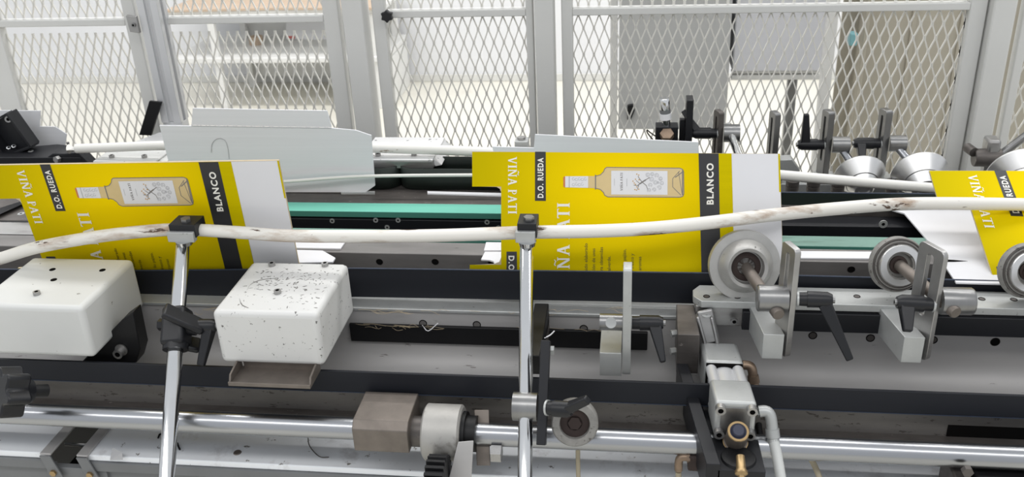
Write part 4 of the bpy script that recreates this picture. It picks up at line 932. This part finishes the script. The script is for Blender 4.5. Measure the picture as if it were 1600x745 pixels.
# dark housing at the lower right corner
t = thing('motor_housing', 'dark housing under the shaft at the lower right corner', 'housing', (A(1560, 740, y=-.27).x, -.25, .7))
xa = A(1502, 730, y=-.285).x
part('body', G().prism([(xa+.03, -.285, .752), (xa+.03, -.285, szc-.045), (xa+.03, -.27, szc-.022), (xa+.03, -.21, szc-.022), (xa+.03, -.21, .752)], (X1-xa-.03, 0, 0)), 'black', t, .004)
part('end_bell', G().box(xa, xa+.024, -.28, -.21, .752, szc-.024), 'dark_steel', t, .003)
screw(t, A(1510, 733, y=-.281), (0, -1, 0), .008, 'dark_steel', 'hex', 1.0, 'hex_bolt')
for i in range(5): part('grille_slot', G().box(xa+.06+i*.012, xa+.066+i*.012, -.2865, -.285, szc-.075, szc-.048), 'dark_hole', t)

# ------------------------------------------------------------------ straw and fibre litter on the strip
g = G(); rr = random.Random(5)
for i in range(60):
    px = rr.choice([rr.uniform(300, 335), rr.uniform(555, 640), rr.uniform(600, 820), rr.uniform(830, 980)]); py = 483+rr.uniform(0, 5) if rr.random() < .45 else 511+rr.uniform(-3, 3)+(px-700)*.02
    a = A(px, py, y=-.039); L = rr.uniform(.01, .045); th_ = rr.uniform(-.35, .35)
    p2 = a+V((math.cos(th_)*L, rr.uniform(-.006, 0), math.sin(th_)*L*.35)); mid = (a+p2)/2+V((0, -.002, rr.uniform(-.004, .006)))
    g.tube(cr([a, mid, p2], 3), .0003, 4)
solo('fibre_litter', g, 'straw', 'loose straw fibres caught along the steel strip under the belt', 'litter', kind='stuff')
for pts, lb in (([(660, 508), (669, 517), (684, 505)], 'pale forked straw stuck on the black bar left of the middle rod'), ([(851, 528), (860, 523), (866, 517)], 'pale straw lying over the top of the black arm plate')):
    solo('straw_piece', G().tube(cr([A(a, b, y=-.045 if a < 800 else -.228) for a, b in pts], 3), .0009, 6), 'card_white', lb, 'straw')

# ------------------------------------------------------------------ rear side: white covers
def rear_cover(label, f0, f1, fy, ybk, yfr, low, m, screws):
    z = A((f0+f1)/2, fy, y=yfr).z; yb = A((f0+f1)/2, ybk, z=z).y; xa, xb = A(f0, fy, y=yfr).x, A(f1, fy, y=yfr).x; zb = A((f0+f1)/2, low, y=yfr).z
    t = thing('rear_cover', label, 'cover', ((xa+xb)/2, (yfr+yb)/2, zb), 'white covers behind the cartons')
    part('top', G().box(xa, xb, yfr, yb, z-.004, z), m, t, .0015)
    part('front_strip', G().box(xa, xb, yfr, yfr+.012, zb, z-.004), 'steel', t, .001)
    part('side_wall', G().hexa([(xb, yfr+.012, zb), (xb+.014, yfr+.02, zb), (xb+.014, yb, zb), (xb, yb, zb)], [(xb-.002, yfr+.012, z-.004), (xb, yfr+.012, z-.004), (xb, yb, z-.004), (xb-.002, yb, z-.004)]), m, t, .001)
    part('rear_wall', G().box(xa, xb, yb-.01, yb, .93, z-.004), m, t, .001)
    for p in screws: screw(t, A(*p, z=z), (0, 0, 1), .006, 'steel', 'socket', 1.0)
    return t
rear_cover('worn white cover with two screws over the rear belt pulleys', 560, 676, 249, 214, .374, 263, 'white_cover', [(591, 243.5), (647, 242.5)])
rear_cover('clean white cover with two screws behind the left carton', 145, 243, 252, 224, .374, 258, 'white_paint_clean', [(175, 246), (226, 246)])

# ------------------------------------------------------------------ rear side: uprights, levers, cones, sensor at the right
RY = .54
rl = part('rear_rail', G().box(A(1120, 268, y=.58).x, X1, .535, .60, A(1260, 270, y=.60).z-.02, A(1260, 270, y=.60).z), 'steel_pale', mb, .002)
zrl = A(1260, 270, y=.60).z
def rear_holder(label, px, top, w_px, m, y=RY, group='slotted uprights behind the line', wid=.028, slot=(.30, .92)):
    c = A(px, top, y=y); t = thing('rear_upright', label, 'holder', (c.x, y, zrl), group)
    th_ = A(px+w_px, top, y=y).x-c.x
    slot_upright(t, c.x, th_, y, wid, zrl, c.z, m, slot)
    part('foot', G().box(c.x-.012, c.x+th_+.012, y-.006, y+wid+.006, zrl, zrl+.016), 'steel_pale', t, .002)
    return t, c, th_
u1, c, th_ = rear_holder('slotted upright holding a lever and rod beside the sensor', 1124, 176, 9, 'dark_steel')
z_ = A(1140, 211, y=RY).z
part('cross_clamp', G().lathe(V((c.x+th_, RY+.012, z_)), (1, 0, 0), [(0, 0), (0, .0195), (.034, .0195), (.034, 0)], 28), 'steel_mill', u1)
lever(u1, V((c.x-.002, RY+.012, z_)), V((c.x-.054, RY+.012, z_)), V((c.x-.075, RY+.03, z_+.045)), .0125, .016, .010)
part('rod', G().cyl(A(1137, 196, y=RY+.03), A(1158, 252, y=RY-.07), .009, n=20), 'chrome', u1)
u2, c, th_ = rear_holder('bare slotted upright standing alone right of the central carton', 1212, 178, 10, 'steel_mill')
u3, c, th_ = rear_holder('slotted upright with a raised black lever by the first cone', 1296, 176, 11, 'steel_mill')
z_ = A(1312, 229, y=RY).z
part('cross_clamp', G().lathe(V((c.x+th_, RY+.012, z_)), (1, 0, 0), [(0, 0), (0, .0175), (.036, .0175), (.036, 0)], 28), 'steel_mill', u3)
lever(u3, V((c.x-.002, RY+.012, z_)), V((c.x-.056, RY+.012, z_)), A(1260, 178, y=RY+.01), .0125, .020, .011)
u4, c4, th4 = rear_holder('slotted upright with a lowered black lever by the second cone', 1386, 174, 12, 'steel_mill')
z4 = A(1400, 227, y=RY).z
part('cross_clamp', G().lathe(V((c4.x+th4, RY+.012, z4)), (1, 0, 0), [(0, 0), (0, .0175), (.034, .0175), (.034, 0)], 28), 'steel_mill', u4)
lever(u4, V((c4.x-.002, RY+.012, z4)), V((c4.x-.056, RY+.012, z4)), A(1347, 250, y=RY-.03), .0125, .020, .013)
def cone(label, big, ybig, L, R, r, rod0, yrod):
    b = A(*big, y=ybig); d = V((.06, -.92, -.38)).normalized(); s = b+d*L
    t = thing('cone_roller', label, 'cone', (s.x, s.y, s.z-r), 'polished cones behind the line')
    part('cone', G().lathe(b, d, [(-.005, 0), (-.005, R*.97), (-.002, R), (0, R), (L*.58, R-(R-r)*.58), (L*.60, R-(R-r)*.58-.002), (L, r), (L+.001, r*.92), (L+.001, r*.6), (L-.002, r*.55), (L-.002, 0)], 64), 'turned', t, smooth=18)
    a = A(*rod0, y=yrod); part('rod', G().cyl(a, b, .0085, n=20), 'shaft', t)
    return t
cone('polished metal cone nearest the central carton', (1343, 273), .50, .046, .0525, .019, (1311, 227), RY+.02)
cone('polished metal cone just left of the right carton', (1436, 270), .50, .050, .0570, .026, (1394, 220), RY+.02)
cone('polished metal cone behind the right carton, cut by the edge', (1590, 268), .50, .05, .0620, .026, (1550, 250), RY+.02)
t = thing('swivel_clamp', 'dark steel swivel clamp with crossing rods above the right carton', 'clamp', (A(1540, 246, y=RY).x, RY, 1.05))
c = A(1521, 246, y=RY); part('barrel', G().lathe(c, (1, 0, 0), [(0, 0), (0, .0175), (.002, .019), (.052, .019), (.052, 0)], 28), 'dark_steel', t)
part('cross_rod', G().cyl(A(1511, 230, y=RY+.02), A(1522, 238, y=RY-.005), .010, n=20), 'dark_steel', t)
c = A(1552, 228, y=RY); part('clamp_block', G().box(c.x-.013, c.x+.013, RY-.01, RY+.03, c.z-.02, c.z+.015), 'steel', t, .006)
part('slant_rod', G().cyl(A(1558, 246, y=RY), A(1625, 195, y=RY), .0085, n=20), 'steel_mill', t)
part('stand', G().box(A(1545, 240, y=RY).x, A(1556, 240, y=RY).x, RY+.01, RY+.03, zrl, A(1550, 240, y=RY).z), 'steel_mill', t, .001)
# sensor on its black holder
sn = thing('proximity_sensor', 'chrome proximity sensor in a black holder above the central carton', 'sensor', (A(1042, 215, y=RY).x, RY, 1.03))
p, q = A(1024, 216, y=RY), A(1060, 199, y=RY)
part('holder_block', G().box(p.x, q.x, RY, RY+.035, p.z-.01, q.z), 'anodised', sn, .001)
part('holder_leg', G().box(p.x+.004, q.x-.004, RY+.012, RY+.028, zrl, p.z-.01), 'anodised', sn, .001)
a, b = A(1041, 198, y=RY+.016), A(1038, 153, y=RY+.016); d = b-a; L = d.length
part('threaded_body', G().lathe(a, d, [(0, 0), (0, .0095), (L*.3, .0095), (L*.3, 0)], 24), 'chrome', sn)
part('white_ring', G().lathe(a, d, [(L*.27, .0095), (L*.27, .0125), (L*.48, .0130), (L*.48, .009)], 24), 'paper', sn)
part('dark_ring', G().lathe(a, d, [(L*.48, .0), (L*.48, .0118), (L*.62, .0118), (L*.62, 0)], 24), 'deck_grey', sn)
part('sensor_head', G().lathe(a, d, [(L*.62, 0), (L*.62, .0118), (L*.97, .0118), (L, .0105), (L, 0)], 24), 'chrome', sn)
part('brass_nut', G().cyl(A(1042, 214, y=RY-.002), A(1042, 208, y=RY-.010), .0155, n=6), 'bronze', sn, .001)
part('cable', G().tube(cr([A(1026, 214, y=RY+.02), A(1016, 207, y=RY+.03), A(1011, 203, y=RY+.03), A(1012, 208, y=RY+.03), A(1020, 218, y=RY+.03)], 4), .0015, 8), 'black', sn)
bu = thing('black_upright', 'tall black slotted bar standing beside the sensor', 'holder', (A(1072, 200, y=RY).x, RY+.02, zrl))
c = A(1076, 157, y=RY); xw = A(1087, 157, y=RY).x-c.x
part('bar', G().ring((c.x-.004, 0, 0), UY, UZ, rrect(RY, RY+.04, zrl, c.z+.0, .002), rrect(RY+.012, RY+.028, zrl+.06, c.z-.012, .005), (xw, 0, 0)), 'anodised', bu, .001)
part('side_lug', G().box(c.x-.016, c.x-.004, RY+.02, RY+.035, zrl, A(1065, 192, y=RY).z), 'anodised', bu, .001)
# small dark guide wheels under the rear tube
for i, px in enumerate((1240, 1273, 1312, 1398, 1450)):
    z0, z1 = A(px, 304, y=.455).z, A(px, 286, y=.455).z; x = A(px, 290, y=.455).x
    t = thing('guide_roller', 'small dark vertical guide roller under the rear white tube, ' + ('first', 'second', 'third', 'fourth', 'fifth')[i] + ' from the central carton', 'roller', (x, .47, z0), 'dark guide rollers under the rear tube')
    part('drum', G().lathe((x, .47, z0), (0, 0, 1), [(0, 0), (0, .0135), ((z1-z0)*.5, .0135), ((z1-z0)*.52, .0115), ((z1-z0)*.6, .0115), ((z1-z0)*.62, .0135), (z1-z0, .0135), (z1-z0, 0)], 24), 'dark_steel', t)
    part('axle', G().cyl((x, .47, z1), (x, .47, z1+.006), .006, n=14), 'steel_mill', t)
# ------------------------------------------------------------------ black bracket at the upper left
bl = thing('angle_bracket', 'black gusseted angle bracket with socket screws at the upper left', 'bracket', (A(20, 235, y=.5).x, .5, 1.03))
BY = .47
part('back_plate', G().prism([A(*p, y=BY+.03) for p in ((-40, 210), (17, 175), (52, 226), (14, 238), (-40, 240))], (0, .006, 0)), 'anodised', bl, .001)
def rim(p, q, w=.006, dep=.036): a, b = A(*p, y=BY+.018), A(*q, y=BY+.018); part('rim', G().bar(a, b, UY, dep, w), 'anodised', bl, .0012)
rim((17, 174), (54, 226)); rim((54, 226), (14, 241)); rim((-40, 206), (17, 174), .004, .012); rim((-30, 180), (14, 241))
screw(bl, A(15, 185, y=BY+.03), (.25, -1, .1), .0075, 'steel', 'socket', 1.3)
for p in ((14, 232), (22, 229.5)): screw(bl, A(*p, y=BY+.022), (.3, -.5, 1), .005, 'chrome', 'socket', .7)
part('base_plate', G().prism([A(*p, z=A(60, 243, y=BY-.02).z) for p in ((-40, 236), (90, 225), (120, 228), (130, 237), (126, 246), (-40, 246))], (0, 0, -.02)), 'anodised', bl, .0015)
bz_ = A(60, 243, y=BY-.02).z
part('front_block', G().prism([A(*p, y=BY-.03) for p in ((74, 262), (74, 245), (82, 240), (100, 240), (122, 238), (142, 258), (142, 262))], (0, .03, 0)), 'anodised', bl, .0015)
screw(bl, A(92, 248, y=BY-.031), (-.3, -1, .1), .008, 'steel', 'hex', 1.2, 'hex_bolt')
screw(bl, A(48, 236, z=bz_), (0, 0, 1), .006, 'steel_pale', 'flat')
c = A(108, 236, y=.47); part('pin', G().cyl(c, A(106, 222, y=.47), .003, n=10), 'steel_mill', bl)
# feeder plate seen through the notch of the left carton
fp_ = thing('feeder_plate', 'dark grey feeder plate with a countersunk screw behind the left carton', 'plate', (A(20, 344, y=.15).x, .2, 1.0))
zf = A(30, 344, y=.17).z; xr_ = A(120, 344, y=.17).x
tp_ = part('top', G().box(X0, xr_, .17, .30, zf-.014, zf), 'dark_steel', fp_, .001)
part('cross_strap', G().hexa([A(-30, 348, z=zf+.001), A(-30, 334, z=zf+.001), A(34, 314, z=zf+.001), A(46, 314, z=zf+.001)], [A(-30, 348, z=zf+.007), A(-30, 334, z=zf+.007), A(34, 314, z=zf+.007), A(46, 314, z=zf+.007)]), 'black', fp_, .0006)
screw(tp_, A(33, 334, z=zf), (0, 0, 1), .007, 'steel_pale', 'flat')
part('edge_bar', G().box(X0, xr_, .164, .17, A(30, 356, y=.165).z, zf-.001), 'black', fp_, .0006)
part('face_plate', G().box(X0, xr_, .11, .164, 1.001, A(30, 357, y=.164).z), 'steel', fp_, .001)

# small fixings behind the line
c = A(814, 231, y=.42); t = thing('bolt_block', 'small steel block with a bolt left of the central rear panel', 'block', (c.x, .43, c.z))
z1 = A(814, 221, y=.42).z
part('block', G().box(A(804, 231, y=.42).x, A(825, 231, y=.42).x, .42, .45, c.z-.03, z1), 'steel_pale', t, .002)
screw(t, V((c.x, .433, z1)), (0, 0, 1), .009, 'steel', 'hex', .6, 'hex_bolt')
w0 = [A(a, b, y=.545) for a, b in ((1219, 250), (1238, 249), (1251, 268), (1219, 268))]
t = thing('wedge_block', 'grey metal wedge block behind the right end of the central carton', 'block', (w0[3].x, .56, zrl))
part('wedge', G().prism([(p.x, p.y, max(p.z, zrl)) for p in w0], (0, .03, 0)), 'steel_pale', t, .0015)
c = A(371, 707, z=dz); t = solo('deck_rivet', G().lathe(c, (0, 0, 1), [(0, 0), (0, .007), (.0015, .006), (.0015, .003), (.0008, 0)], 20), 'brown_steel', 'small round rivet head on the deck right of the left chrome rod', 'rivet')
